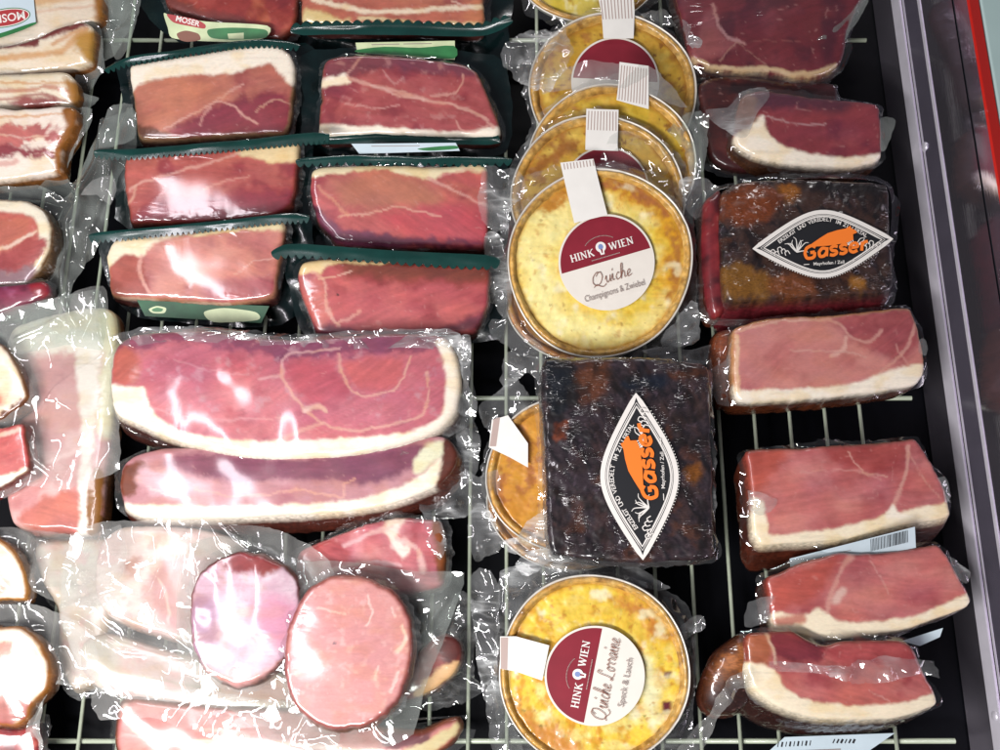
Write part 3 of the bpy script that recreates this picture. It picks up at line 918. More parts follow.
H2 = [(736, 328), (760, 320), (786, 317), (830, 315), (870, 311), (908, 307), (914, 315), (919, 330), (924, 355), (925, 372), (917, 384), (895, 389), (872, 393), (820, 398), (780, 401), (742, 402), (734, 392), (732, 360), (733, 340)]
p = tilted(828, 400, 44, 310, 56, -.01)
t = slab_pack('pale pink ham slab directly under the pack with the horizontal black label', H2, p, '#c87e78', [
    ('n', 24, '#d08a80', .45, .8, .8, 0, 2), ('n', 30, '#ad5252', .5, .8, .6),
    ('p', [(840, 314), (910, 307), (920, 340), (905, 362), (880, 355), (850, 340), (835, 326)], '#a34d50', 7, 1.2),
    ('b', 2.0, '#c08a5a', 2),
    ('p', [(731, 385), (745, 390), (790, 389), (850, 384), (880, 374), (922, 364), (928, 375), (918, 390), (872, 398), (742, 408), (730, 398)], FATW, 2.2, .5),
    ('l', [(737, 336), (736, 365), (738, 390)], 3.4, '#ecc9a4', .9), ('l', [(736, 332), (770, 322), (830, 319)], 1.8, '#e8bfa8', .7),
    ('l', [(800, 318), (835, 322), (848, 336), (870, 342), (880, 330)], 2.0, SEAM, .8), ('l', [(845, 338), (842, 350), (830, 356)], 2.4, '#e6b8a8', .8), ('l', [(915, 325), (905, 350), (880, 372)], 2.2, SEAM, .8),
    ('l', [(790, 350), (840, 352), (866, 358)], 1.2, '#dba79b', .7), ('l', [(895, 345), (908, 366)], 1.6, '#d79b90', .7)],
    (-6, -3, -42), [([(734, 340), (738, 372), (736, 402), (718, 404), (708, 372), (726, 360), (730, 346)], tilted(725, 400, 28, 338, 52), 'film'), ([(918, 340), (925, 342), (925, 356), (917, 352)], p, 'film')], 53, rind='#5e2c14')
slab(t, 'smoked_end', [(714, 340), (722, 330), (736, 329), (738, 350), (736, 380), (732, 400), (718, 402), (712, 380)], tilted(725, 402, 28, 330, 38), '#7b3a1c', [('n', 12, '#a5562a', .45, .75, .9), ('n', 12, '#43200f', .5, .75, .8)], ext=(0, 0, -22), seed=54, mat='rind', pillow=4, rim=8)

H1 = [(734, 138), (737, 118), (742, 98), (750, 92), (765, 90), (800, 95), (840, 99), (877, 104), (881, 118), (882, 140), (882, 156), (873, 162), (855, 166), (834, 168), (810, 166), (785, 163), (757, 157), (740, 147)]
p = tilted(808, 166, 38, 94, 50)
t = slab_pack('small dark red ham slab with thick white fat above the horizontal black label', H1, p, '#8c3a42', [
    ('n', 20, '#a04e50', .45, .8, .8, 0, 2), ('n', 22, '#6e2a3a', .5, .8, .8),
    ('p', [(736, 100), (765, 90), (850, 100), (840, 112), (800, 110), (764, 108), (748, 118)], '#5a2a3a', 6, 1),
    ('p', [(733, 140), (738, 132), (762, 116), (764, 128), (776, 142), (800, 152), (840, 158), (884, 154), (884, 164), (834, 174), (757, 164), (733, 150)], FATW, 2.2, .5),
    ('l', [(766, 117), (790, 124), (826, 125)], 1.2, '#c5a0a0', .7), ('p', [(736, 100), (750, 94), (758, 104), (752, 124), (738, 134)], '#7a4a38', 4, 1)],
    (-2, -4, -34), [([(728, 108), (742, 92), (764, 88), (770, 96), (758, 112), (750, 134), (736, 138), (706, 116), (708, 110)], tilted(735, 138, 44, 88, 54), 'film'), ([(879, 118), (893, 118), (895, 126), (884, 152), (879, 148)], p, 'film_grey')], 59, rind='#4a2a18')

H0 = [(684, -30), (864, -30), (858, 6), (848, 30), (846, 46), (840, 62), (826, 72), (812, 76), (790, 75), (772, 71), (760, 70), (740, 70), (715, 67), (699, 62), (690, 52), (686, 30)]
p = tilted(770, 76, 40, -30, 48)
t = slab_pack('large dark red ham cut off by the top edge, thin fat line along its bottom', H0, p, '#6e2630', [
    ('n', 22, '#7d3640', .45, .8, .8), ('n', 26, '#4d1a2a', .5, .8, .8),
    ('p', [(690, 60), (700, 30), (712, 4), (716, 22), (722, 35), (736, 44), (720, 56)], '#8c4a50', 4, .8),
    ('l', [(690, 56), (712, 65), (740, 69), (765, 68), (790, 73), (815, 73), (836, 64)], 3.0, '#d9bf98', .95),
    ('l', [(712, 4), (718, 26), (728, 38), (745, 44)], 2.2, '#c09090', .8), ('l', [(736, 42), (720, 60)], 1.2, '#b88a80', .7), ('l', [(736, 42), (765, 66)], 1.0, '#a87a70', .6), ('l', [(740, 42), (800, 42)], .8, '#8c5050', .6)],
    (0, -3, -34), [([(682, 20), (698, 34), (706, 48), (700, 54), (688, 44)], p, 'film'), ([(806, 36), (828, 32), (850, 14), (866, -8), (868, 2), (852, 30), (842, 44), (838, 40), (812, 42)], p, 'film_grey')], 61, rind='#3a1a14')

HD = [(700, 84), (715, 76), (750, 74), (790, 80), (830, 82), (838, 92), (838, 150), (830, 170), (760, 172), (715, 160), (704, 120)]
slab_pack('dark brown ham slab under the small slab with white fat', HD, tilted(770, 172, 14, 74, 30), '#43181a', [('n', 18, '#5c2420', .45, .75, .8), ('n', 22, '#241016', .5, .75, .9), ('l', [(702, 84), (730, 77), (760, 80), (790, 86)], 1.6, '#7a5a40', .6)], (0, 0, -14), [], 67, rind='#2a1410')


# ------------------------------------------------------------------ black smoked packs with the lozenge print
def lozenge_print(parent, pl, place, lift):
    """place maps units (long axis -1..1, short axis up) to pixels"""
    fl = Flat(pl, lift)
    hy = lambda x: .475 * (math.sqrt(1.16) - math.sqrt(x * x + .16)) / (math.sqrt(1.16) - .4)
    LOZ = lambda k, n=14: np.array([(-1 * k, 0)] + [(-k + 2 * k * i / n, k * hy(1 - 2 * i / n)) for i in range(1, n)] + [(k, 0)] + [(k - 2 * k * i / n, -k * hy(1 - 2 * i / n)) for i in range(1, n)])
    unit = np.linalg.norm(place(np.array([[1, 0]])) - place(np.array([[0, 0]])))
    ol = lambda k, w, key: fl.line(place(LOZ(k, 24)), w * unit, key, smooth=False, closed=True)
    fl.poly(place(LOZ(.99, 24)), 'black_ink')
    ol(.975, .058, 'white_ink'); ol(.885, .010, 'white_ink'); ol(.84, .020, 'white_ink')
    for i, q in enumerate(LOZ(1.06, 60)):         # fine beaded line outside
        if i % 1 == 0 and abs(q[0]) < .8 and q[1] < 0:
            fl.line(place(np.array([q - [.006, 0], q + [.006, 0]])), .012 * unit, 'white_ink', smooth=False)
    up = [q for q in LOZ(.675, 24) if q[1] > -1e-6]
    arc_text(fl, 'ERZEUGT UND VEREDELT IM ZILLERTAL', 'white_ink', place(np.array([(x, y * 1.0 + .005) for x, y in up if -.66 < x < .63])), .076 * unit, .012)
    # sprigs either side
    rs = random.Random(3)
    for sx, cx in ((-1, -.40), (1, .46)):
        for k in range(9):
            a = math.radians(20 + 17 * k); L = .12 + .10 * rs.random()
            b = np.array([cx + sx * -.02, -.10]); d = np.array([math.cos(a) * .8, math.sin(a)])
            nn = np.array([-d[1], d[0]]) * .05 * rs.choice((-1, 1))
            pts = [b, b + d * L * .5 + nn * .4, b + d * L + nn, b + d * L * 1.15 + nn * 1.9]
            fl.line(place(np.array(spline(pts, False, 4))), np.linspace(.018, .007, 13) * unit, 'white_ink', smooth=False)
        for k in range(5):
            q = np.array([cx + sx * (.08 + .05 * k), -.12 + .03 * (k % 3)])
            fl.line(place(np.array(spline([q, q + [sx * .03, .05], q + [sx * .07, .03], q + [sx * .06, -.02]], False, 4))), .012 * unit, 'white_ink', smooth=False)
    # the orange beast and the word
    body = [(-.20, -.02), (-.14, .02), (-.04, .08), (.07, .14), (.21, .175), (.33, .19), (.40, .225), (.41, .19), (.47, .155), (.49, .12), (.43, .10), (.43, .02), (.33, -.02), (.07, -.04), (-.10, -.04)]
    fl.poly(place(np.array(body)), 'orange_ink')
    g, wdt = gas_word('Gasser')
    s = .93 / wdt
    fl.glyphs(g, 'orange_ink', lambda p: place(np.asarray(p) * s * [1, 1.18] + [-.31, -.225] + np.stack([np.zeros(len(p)), np.asarray(p)[:, 0] * s * .085], 1)), wmul=s * unit * 1.15)
    put_text(fl, 'Mayrhofen / Zell', 'white_ink', lambda v: place(v * .066 + [.06, -.312]), .01)
    fl.line(place(np.array([(-.30, -.29), (-.22, -.29)])), .01 * unit, 'white_ink', smooth=False); fl.line(place(np.array([(.36, -.285), (.44, -.28)])), .01 * unit, 'white_ink', smooth=False)
    return fl.build('label', parent)


def place_loz(c, ang, half, squash=1.0):
    a = math.radians(ang); ca, sa = math.cos(a), math.sin(a)
    def f(p):
        p = np.asarray(p, float); x = p[:, 0] * half; y = -p[:, 1] * half * squash
        return np.stack([c[0] + x * ca - y * sa, c[1] + x * sa + y * ca], 1)
    return f


SKIN = [('n', 9, '#43302f', .5, .75, .8, 62, 3.5), ('n', 6, '#0e0c12', .5, .72, .8, 55, 4), ('n', 24, '#5c3420', .64, .8, .6), ('n', 7, '#0d0c14', .54, .76, .6), ('n', 5, '#5c4c58', .66, .84, .5)]
G1 = [(544, 362), (580, 358), (625, 356), (660, 358), (690, 362), (709, 369), (711, 420), (713, 480), (714, 540), (713, 557), (680, 560), (620, 562), (570, 556), (550, 548), (546, 480), (543, 420)]
p = tilted(628, 558, 62, 360, 68)
t = thing('smoked_speck_pack', 'square black smoked speck pack with its lozenge label turned upright', 'speck pack', base_of(G1), 'black smoked packs')
f = slab(t, 'speck', G1, p, '#352a30', SKIN + [('p', [(574, 372), (606, 362), (610, 380), (602, 396), (580, 404), (576, 390)], '#5e3420', 5, 1.2), ('p', [(668, 372), (706, 368), (706, 376), (680, 380)], '#4e2a1a', 4, 1), ('p', [(684, 474), (700, 462), (704, 474), (692, 484)], '#7c4a1c', 4, 1), ('p', [(555, 425), (568, 422), (566, 436), (556, 438)], '#7a3a22', 3, 1), ('p', [(622, 380), (664, 376), (662, 388), (630, 390)], '#161c2a', 4, .8), ('p', [(545, 360), (570, 366), (575, 396), (556, 420), (546, 410)], '#10151e', 5, 1), ('n', 13, '#17100f', .5, .75, .7)],
         ext=(0, 0, -46), seed=71, mat='skin', side=('skin', '#2b1812'), bump=1.9, rim=6, wr=(1.2, 2.6))
lozenge_print(t, p, place_loz((638.5, 477.5), -92.4, 83, .95), 6.2)
flange(t, 'film', G1, [(536, 352), (560, 353), (700, 358), (714, 362), (717, 450), (718, 530), (724, 546), (716, 562), (640, 568), (600, 566), (560, 572), (540, 566), (538, 470), (536, 400)], p, 'film', drop=10, amp=4, seed=72, res=2.2, lift=-2, jag=3)
sheet(t, 'film_ear', [(545, 545), (560, 550), (590, 546), (594, 551), (570, 560), (548, 562), (530, 574), (516, 570), (522, 556)], tilted(555, 572, 40, 545, 50), 'film_frost', amp=7, seed=73, res=2, freq=2, jag=3)
sheet(t, 'film_ear', [(506, 352), (520, 352), (545, 360), (549, 376), (540, 384), (528, 372), (512, 386), (500, 380)], tilted(525, 386, 34, 352, 44), 'film_frost', amp=8, seed=74, res=2, freq=2, jag=4)

G2 = [(720, 208), (724, 190), (740, 182), (790, 178), (840, 180), (880, 182), (889, 190), (891, 240), (892, 288), (850, 294), (800, 297), (760, 299), (728, 300), (722, 270)]
p = tilted(806, 298, 58, 180, 62)
t = thing('smoked_speck_pack', 'black smoked speck pack with red meaty sides and its lozenge label lying flat', 'speck pack', base_of(G2), 'black smoked packs')
slab(t, 'speck', G2, p, '#402b25', SKIN + [('p', [(722, 200), (740, 184), (772, 186), (782, 200), (770, 218), (740, 224), (724, 218)], '#74381a', 6, 1.4), ('p', [(780, 186), (800, 188), (796, 200), (784, 202)], '#93581e', 4, 1), ('p', [(724, 268), (750, 266), (776, 280), (770, 294), (726, 298)], '#80561f', 5, 1.4), ('p', [(770, 278), (810, 280), (815, 294), (775, 296)], '#7a4420', 6, 1.2), ('p', [(852, 278), (864, 278), (864, 290), (852, 290)], '#9a6420', 4, 1), ('p', [(800, 180), (890, 182), (890, 196), (830, 196)], '#1a1416', 8, 1)],
     ext=(-4, -17, -50), seed=75, mat='skin', side=('rind', '#5c161e'), bump=2.6, rim=6, wr=(1.0, 2.2), bulge=3)
slab(t, 'meat_side', [(704, 205), (712, 194), (722, 192), (724, 250), (728, 304), (716, 316), (708, 306), (703, 260)], tilted(715, 316, 44, 192, 56), '#7c2028', [('n', 16, '#a03a3a', .45, .75, .8), ('n', 20, '#401018', .5, .75, .8), ('l', [(722, 200), (723, 250), (727, 300)], 1.6, '#c49a8a', .7)], ext=(0, 0, -36), seed=76, mat='meat', pillow=3, rim=7, wr=(.6, 1.6))
lozenge_print(t, p, place_loz((821, 246), -4, 70, .98), 5.6)
flange(t, 'film', [(704, 200), (722, 186), (790, 176), (889, 182), (893, 250), (893, 296), (860, 312), (712, 319), (704, 260)], 5, tilted(806, 318, 40, 180, 60), 'film_tight', drop=8, amp=2, seed=77, res=2.4, lift=-3)

# ------------------------------------------------------------------ quiches in foil trays
LABEL_BASE = dict()


def ell(cx, cy, rx, ry, n=40, wob=0.012, seed=0, rot=0):
    r = random.Random(seed); ph = [r.random() * 6.28 for _ in range(4)]; out = []
    for i in range(n):
        a = 2 * math.pi * i / n
        k = 1 + wob * (math.sin(2 * a + ph[0]) + .7 * math.sin(3 * a + ph[1]) + .5 * math.sin(5 * a + ph[2]))
        x, y = rx * k * math.cos(a), ry * k * math.sin(a)
        out.append((cx + x * math.cos(rot) - y * math.sin(rot), cy + x * math.sin(rot) + y * math.cos(rot)))
    return out


def ring_part(parent, name, pts, pl, prof, mat, colf, seed, res=2.2, wrv=1.0, noise=1.2, rag=0.0):
    o, s, n, R, rad = ring_layout(pts, res, 0, seed, 4)
    c = o.mean(0); px, h, kk = [], [], []
    for k, (t, z) in enumerate(prof):
        tt = t + rag * (fbm(o[:, 0] / 8, o[:, 1] / 8, seed + 60 + k) - .5)
        q = c + tt[:, None] * (o - c); px.append(q)
        h.append(z + noise * ((fbm(q[:, 0] / 10, q[:, 1] / 10, seed + 61) - .5) * 2 + (fbm(q[:, 0] / 4, q[:, 1] / 4, seed + 62) - .5)))
        kk.append(np.full(n, k / (len(prof) - 1)))
    px = np.vstack(px); h = np.concatenate(h); kk = np.concatenate(kk)
    W = on_plane(px[:, 0], px[:, 1], pl) + pl[1][None] * (h / 1000)[:, None]
    return link_mesh(name, W, grid_faces(len(prof), n), M[mat], parent, col=colf(px, kk) if colf else None, wr=np.full(len(W), wrv))


def quiche(label, c, rx, ry, pl, layers, seed, base='#ecc443', thick=20, name='quiche', crust='#d0a04e', film=7, rim_in=.90):
    pts = ell(c[0], c[1], rx, ry, 48, .013, seed)
    t = thing(name, label, 'quiche', base_of(pts), 'quiches in foil trays')
    inner = [(c[0] + (x - c[0]) * (rim_in + .02), c[1] + (y - c[1]) * (rim_in + .02)) for x, y in pts]
    slab(t, 'filling', inner, (pl[0] - pl[1] * .0035, pl[1]), base, layers, seed=seed, mat='custard', side=None, bump=2.3, rim=3, pillow=1.5, wob=.8, wr=(.25, .9))
    def cc(px, k):
        col = paint(px[:, 0], px[:, 1], crust, [('n', 12, '#dcb060', .45, .75, .9), ('n', 10, '#8a5a24', .55, .78, .7), ('n', 6, '#ecca80', .58, .8, .6)], seed + 3)
        return col
    tt = lambda a: rim_in + (1 - rim_in) * a
    ring_part(t, 'crust', pts, pl, [(tt(-.35), -8), (tt(-.05), -4), (tt(.15), -1), (tt(.35), 1.6), (tt(.6), 2.6), (tt(.82), 2.0), (tt(.97), -.5), (tt(1.0), -4)], 'crust', cc, seed, noise=.9, rag=.02)
    ring_part(t, 'foil_tray', pts, pl, [(.985, -3.5), (1.0, 1.0), (1.007, 2.0), (1.016, 1.8), (1.021, .6), (1.015, -.8), (1.0, -thick * .5), (.95, -thick), (.4, -thick - .5)], 'foil', None, seed, noise=.5)
    return t, pts


def band(parent, pl, quads, lift, stripes=None):
    fl = Flat(pl, lift)
    for q in quads: fl.quad(*q, 'paper')
    if stripes:
        a, b, c_, d = map(np.array, stripes); m = 10
        for i in range(m):
            u = (i + .5) / m
            fl.line([tuple(a * (1 - u) + b * u), tuple(d * (1 - u) + c_ * u)], 1.1, 'stripe_ink', smooth=False)
    return fl.build('band', parent)


def round_label(parent, pl, c, r, ang, lift, title, sub, full=True):
    fl = Flat(pl, lift); k = r / 48.0
    pf = frame(c, ang, k)
    fl.disc(c, r, 'cream', n=96)
    an = np.linspace(math.asin(1.5 / 46), math.pi - math.asin(1.5 / 46), 60)
    fl.poly(pf(np.stack([46 * np.cos(an), 46 * np.sin(an)], 1)), 'maroon')
    if full:
        for word, u, wmax in (('HINK', -21.5, 24.5), ('WIEN', 19.2, 25.5)):
            g, w_ = serif_word(word, 0); s = wmax / w_
            fl.glyphs(g, 'white_ink', lambda p: pf(np.asarray(p) * [s, 9.8] + [u - wmax / 2, 10.2 + (u * .02)]), wmul=s * k * 1.15)
        q = np.array([[math.cos(a) * 5.2, math.sin(a) * 5.2 + 16.2] for a in np.linspace(0, 6.283, 24, endpoint=False)]) + [-1.4, 0]
        fl.poly(pf(q), 'white_ink')
        fl.poly(pf(np.array([(-4.2, 14), (1.2, 14), (.4, 8.4), (-3.4, 8.4)])), 'white_ink')
        fl.poly(pf(np.array([[math.cos(a) * 2.6 - 1.4, math.sin(a) * 2.9 + 16.4] for a in np.linspace(0, 6.283, 16, endpoint=False)])), 'blue_ink')
        fl.poly(pf(np.array([(-2.2, 14), (-.4, 14), (-.8, 10), (-2, 10)])), 'maroon')
        for a in np.linspace(38, 142, 26):         # fine print on an arc and below
            a = math.radians(a); b = a + .035
            fl.line(pf(np.array([(18 * math.cos(a) - 1.4, 13 * math.sin(a) + 14), (18 * math.cos(b) - 1.4, 13 * math.sin(b) + 14)])), .9 * k, 'stripe_ink', smooth=False)
        for i in range(22):
            fl.line(pf(np.array([(-14 + 1.35 * i, 5.4), (-13.1 + 1.35 * i, 5.4)])), .9 * k, 'stripe_ink', smooth=False)
    if title:
        g, w_ = script_word(title); tw = 41 if len(title) < 8 else 80; s = tw / w_
        hy = 17 if len(title) < 8 else 20
        fl.glyphs(g, 'brown_ink', lambda p: pf(np.asarray(p) * [s, hy * 1.05] + [-tw / 2 + (0 if len(title) < 8 else -1), -20 if len(title) < 8 else -18]), wmul=(s * .55 + 8) * k * .9)
        sw = 62 if len(sub) > 15 else 47
        v, f = text_tris(sub); w0 = v[:, 0].max() - v[:, 0].min()
        fl.raw(pf(v * [sw / w0, 9.0] + [-.5, -32.5]), f, 'grey_ink')
    return fl.build('label', parent)


# front quiche of the stack
c4 = (600, 263); p4 = tilted(600, 354, 28, 170, 68)
PALE = '#f3e6a4'
t, pts = quiche('whole quiche lying on top of the stack, round label reading Champignons', c4, 91, 93, p4, [
    ('n', 26, '#f7e48c', .40, .62, .9), ('n', 13, '#efc02e', .52, .76, .7),
    ('p', [(520, 250), (545, 205), (585, 190), (610, 215), (560, 240), (560, 300), (600, 325), (650, 330), (600, 345), (545, 325)], '#fdf2a8', 20, 1.5),
    ('p', [(612, 176), (650, 186), (676, 215), (684, 255), (672, 300), (655, 290), (664, 250), (650, 215), (620, 200)], '#e6aa2a', 10, 2),
    ('p', [(655, 300), (668, 292), (662, 318), (640, 336), (632, 330)], '#f6e28e', 8, 2),
    ('p', [(528, 208), (546, 190), (570, 180), (568, 200), (545, 212)], '#c98a2c', 6, 2.4), ('p', [(604, 177), (640, 184), (670, 208), (662, 216), (634, 198), (606, 190)], '#b8702a', 6, 2.6),
    ('p', [(672, 225), (684, 250), (680, 285), (668, 300), (672, 260)], '#b87a2c', 5, 2.4), ('n', 8, '#c88a34', .64, .8, .55), ('n', 5, '#8a5a24', .74, .84, .5), ('n', 17, '#fdf6d0', .6, .8, .7), ('b', 3, '#d09a38', 4)], 81, base='#f6d654', rim_in=.925)
round_label(t, p4, (606.3, 262.8), 48, -16.3, 2.4, 'Quiche', 'Champignons & Zwiebel')
band(t, p4, [((566, 190), (598, 181), (607, 216), (574, 224)), ((560, 164), (593, 160), (598, 181), (566, 190))], 4.2, ((562, 165), (594, 161), (595, 167), (563, 171)))
flange(t, 'film', pts, [(500, 200), (512, 178), (560, 162), (640, 164), (690, 190), (697, 240), (700, 300), (697, 340), (650, 356), (610, 362), (560, 358), (524, 340), (506, 300), (500, 250)], p4, 'film', drop=13, amp=4, seed=82, res=2.2, lift=1, shrink=1.02)
sheet(t, 'film_ear', [(478, 190), (484, 166), (500, 168), (518, 172), (528, 190), (512, 206), (505, 232), (488, 228), (476, 208)], tilted(500, 230, 40, 168, 58), 'film_frost', amp=10, seed=83, res=2, freq=2, jag=4)
sheet(t, 'film_ear', [(678, 182), (694, 176), (712, 184), (718, 190), (706, 212), (694, 222), (682, 206)], tilted(698, 220, 36, 178, 50), 'film_frost', amp=9, seed=84, res=2, freq=2, jag=3)
sheet(t, 'film_ear', [(664, 334), (690, 300), (700, 310), (702, 328), (694, 346), (676, 348), (660, 346)], tilted(684, 348, 22, 300, 36), 'film', amp=9, seed=85, res=2, freq=2.4, jag=4)

# those behind it
BAKED = [('n', 18, '#dcae3e', .45, .7, .9), ('n', 12, '#ab6c2c', .54, .76, .8), ('n', 20, '#e8c860', .55, .75, .8), ('n', 5, '#7c4520', .64, .78, .8), ('b', 4, '#b07428', 5)]
p3 = tilted(598, 275, 12, 118, 58)
t, pts = quiche('quiche directly behind the front one, half a maroon label showing', (598, 196), 87, 78, p3, BAKED + [('p', [(530, 170), (560, 140), (580, 140), (560, 160), (536, 180)], '#9c6426', 6, 2)], 86, base='#d9b04a', thick=16)
round_label(t, p3, (606, 190), 43, -12, 2.2, '', '', full=False)
band(t, p3, [((585, 146), (617, 147), (618, 152), (585, 151)), ((586, 110), (618, 111), (617, 147), (585, 146))], 4.5, ((587, 112), (617, 113), (617, 132), (586, 131)))
flange(t, 'film', pts, 8, p3, 'film', drop=8, amp=4, seed=87, res=2.4, lift=1, shrink=1.01)
sheet(t, 'film_fold', [(604, 150), (618, 132), (645, 138), (668, 145), (672, 165), (662, 178), (640, 172), (602, 172), (598, 168)], p3, 'film', amp=8, seed=88, res=2, freq=1.6, lift=6, jag=3)
sheet(t, 'film_ear', [(668, 130), (690, 112), (706, 118), (708, 140), (700, 180), (690, 176), (684, 150)], tilted(690, 180, 36, 112, 50), 'film_grey', amp=10, seed=89, res=2, freq=2.2, jag=4)

p2 = tilted(612, 238, 6, 84, 64)
t, pts = quiche('tilted quiche third in the stack showing only a thin slice of its top', (612, 162), 82, 77, p2, BAKED + [('n', 22, '#d9b93c', .5, .7, .8)], 90, base='#d4b040', thick=14)
band(t, p2, [((618, 84), (648, 87), (648, 110), (616, 101)), ((619, 63), (648, 67), (648, 87), (618, 84))], 4.5, ((620, 66), (647, 70), (646, 106), (617, 100)))
flange(t, 'film', pts, 9, p2, 'film', drop=7, amp=4, seed=91, res=2.4, lift=1, shrink=1.01)
sheet(t, 'film_fold', [(562, 70), (590, 62), (618, 64), (650, 68), (668, 84), (686, 108), (668, 104), (640, 92), (600, 88), (566, 90), (540, 96), (545, 82)], p2, 'film_frost', amp=6, seed=92, res=2, freq=1.6, lift=4, jag=3)

p1 = tilted(614, 172, 0, 14, 46)
t, pts = quiche('quiche fourth in the stack with a large maroon half label', (613, 93), 83, 79, p1, BAKED, 93, base='#d2a842', thick=16)
round_label(t, p1, (615, 82), 44, 3, 2.2, '', '', full=False)
band(t, p1, [((601, 14), (634, 13), (633, 40), (603, 40)), ((598, 1), (633, -1), (634, 13), (601, 14))], 4.5, ((599, 2), (632, 0), (633, 20), (601, 21)))
flange(t, 'film', pts, 8, p1, 'film', drop=8, amp=4, seed=94, res=2.4, lift=1, shrink=1.01)
sheet(t, 'film_ear', [(500, 55), (512, 40), (530, 30), (552, 34), (566, 30), (572, 52), (566, 70), (552, 92), (532, 92), (514, 80)], tilted(535, 92, 40, 30, 52), 'film', amp=10, seed=95, res=2, freq=2.2, jag=4)
sheet(t, 'film_ear', [(640, 12), (662, 8), (672, 16), (676, 24), (668, 24), (650, 22)], tilted(658, 26, 30, 8, 50), 'film', amp=8, seed=96, res=2, freq=2, jag=3)
p0 = tilted(590, 24, 14, -90, 40)
t, pts = quiche('yellow quiche cut off by the top edge of the picture', (588, -46), 76, 70, p0, [('n', 18, '#e6cf62', .45, .65, .9), ('n', 10, '#b98a2c', .56, .74, .8), ('n', 7, '#f0e6a8', .58, .75, .8)], 97, base='#d9c044', thick=14)
flange(t, 'film', pts, 9, p0, 'film', drop=6, amp=4, seed=98, res=2.4, lift=1, shrink=1.01)
p5 = tilted(588, 366, 2, 210, 14)
t, pts = quiche('quiche buried at the bottom of the stack, only its orange lower rim showing', (588, 286), 84, 77, p5, BAKED, 99, base='#d08a30', thick=10, crust='#d08432')
sheet(t, 'film_ear', [(500, 320), (510, 312), (522, 330), (548, 352), (540, 360), (520, 356), (506, 345), (488, 334), (490, 318)], tilted(518, 360, 16, 312, 26), 'film', amp=9, seed=100, res=2, freq=2.2, jag=4)

sheet(t, 'film_ear', [(486, 232), (500, 236), (508, 262), (512, 300), (504, 318), (492, 300), (484, 262)], tilted(498, 318, 18, 232, 34), 'film', amp=8, seed=120, res=2, freq=2.0, jag=3)
sheet(t, 'film_ear', [(640, 350), (668, 346), (690, 350), (712, 344), (716, 356), (700, 366), (664, 364)], tilted(680, 366, 16, 344, 24), 'film', amp=7, seed=121, res=2, freq=2.2, jag=3)

# pair under the upright black pack
p6 = tilted(575, 550, 22, 400, 34, .03)
t, pts = quiche('quiche lying under the upright black pack, its left third with white band showing', (573, 474), 87, 76, p6, [('n', 14, '#d99a34', .42, .68, .9), ('n', 10, '#a8641e', .52, .72, .9), ('n', 16, '#e8bc5a', .58, .78, .7)], 101, base='#cf8f30', thick=12, crust='#c88f3a')
band(t, p6, [((492, 421), (508, 416), (528, 444), (528, 468)), ((492, 421), (528, 468), (510, 458), (489, 448))], 4.5, ((494, 420), (500, 418), (496, 447), (490, 447)))
flange(t, 'film', pts, 7, p6, 'film', drop=8, amp=5, seed=102, res=2.4, lift=1, shrink=1.01)
sheet(t, 'film_ear', [(500, 390), (512, 378), (528, 396), (526, 410), (506, 418), (496, 432), (484, 428), (478, 406)], tilted(502, 430, 26, 380, 36), 'film_frost', amp=9, seed=103, res=2, freq=2.2, jag=4)
sheet(t, 'film_ear', [(527, 520), (545, 510), (548, 545), (530, 556), (508, 552), (498, 542), (516, 536)], tilted(525, 556, 30, 510, 40), 'film_frost', amp=8, seed=104, res=2, freq=2, jag=3)
t, pts = quiche('lowest quiche under the upright black pack, a thin orange crescent at the left', (575, 503), 88, 66, tilted(575, 568, 4, 438, 12, .02), BAKED, 105, base='#c98a30', thick=8, crust='#bf8232')
sheet(t, 'film_ear', [(470, 512), (484, 500), (494, 520), (504, 544), (492, 556), (476, 560), (468, 540)], tilted(486, 560, 6, 500, 16), 'film', amp=10, seed=106, res=2, freq=2.2, jag=4)

# the quiche at the bottom
c7 = (594, 672); p7 = tilted(594, 766, 34, 578, 52)
t, pts = quiche('single quiche at the bottom with round label reading Quiche Lorraine', c7, 95, 95, p7, [
    ('n', 16, '#f1de86', .45, .65, .9), ('n', 10, '#dd9c2c', .52, .72, .85), ('p', [(545, 620), (580, 595), (640, 605), (670, 640), (640, 640), (600, 615), (560, 640)], '#edca4c', 14, 2),
    ('p', [(606, 600), (650, 604), (672, 636), (660, 640), (636, 616)], '#d0882c', 8, 2.4), ('p', [(515, 700), (540, 720), (580, 740), (570, 756), (525, 740)], '#cf8a2a', 10, 2.4), ('p', [(640, 650), (664, 690), (656, 720), (640, 700)], '#f3ecb8', 10, 2),
    ('n', 6, '#c07a2c', .64, .8, .7), ('n', 5, '#6e6a24', .74, .84, .6), ('p', [(664, 704), (671, 703), (671, 712), (664, 713)], '#6a2430', 2, .6), ('p', [(665, 672), (672, 672), (670, 678), (665, 678)], '#7a3a30', 2, .6), ('n', 17, '#f6f0c8', .62, .8, .8), ('b', 3, '#cf9630', 4)], 111, base='#f4d24a', rim_in=.92)
round_label(t, p7, (594.4, 675.6), 50, -79, 2.4, 'Quiche Lorraine', 'Speck & Lauch')
band(t, p7, [((500, 636), (516, 636), (549, 645), (542, 680)), ((500, 636), (542, 680), (516, 671), (500, 668))], 4.2, ((501, 637), (508, 637), (507, 669), (501, 668)))
flange(t, 'film', pts, [(498, 580), (540, 568), (600, 572), (650, 582), (690, 606), (698, 650), (696, 700), (688, 760), (600, 776), (510, 764), (494, 700), (496, 620)], p7, 'film', drop=12, amp=4, seed=112, res=2.2, lift=1, shrink=1.02)
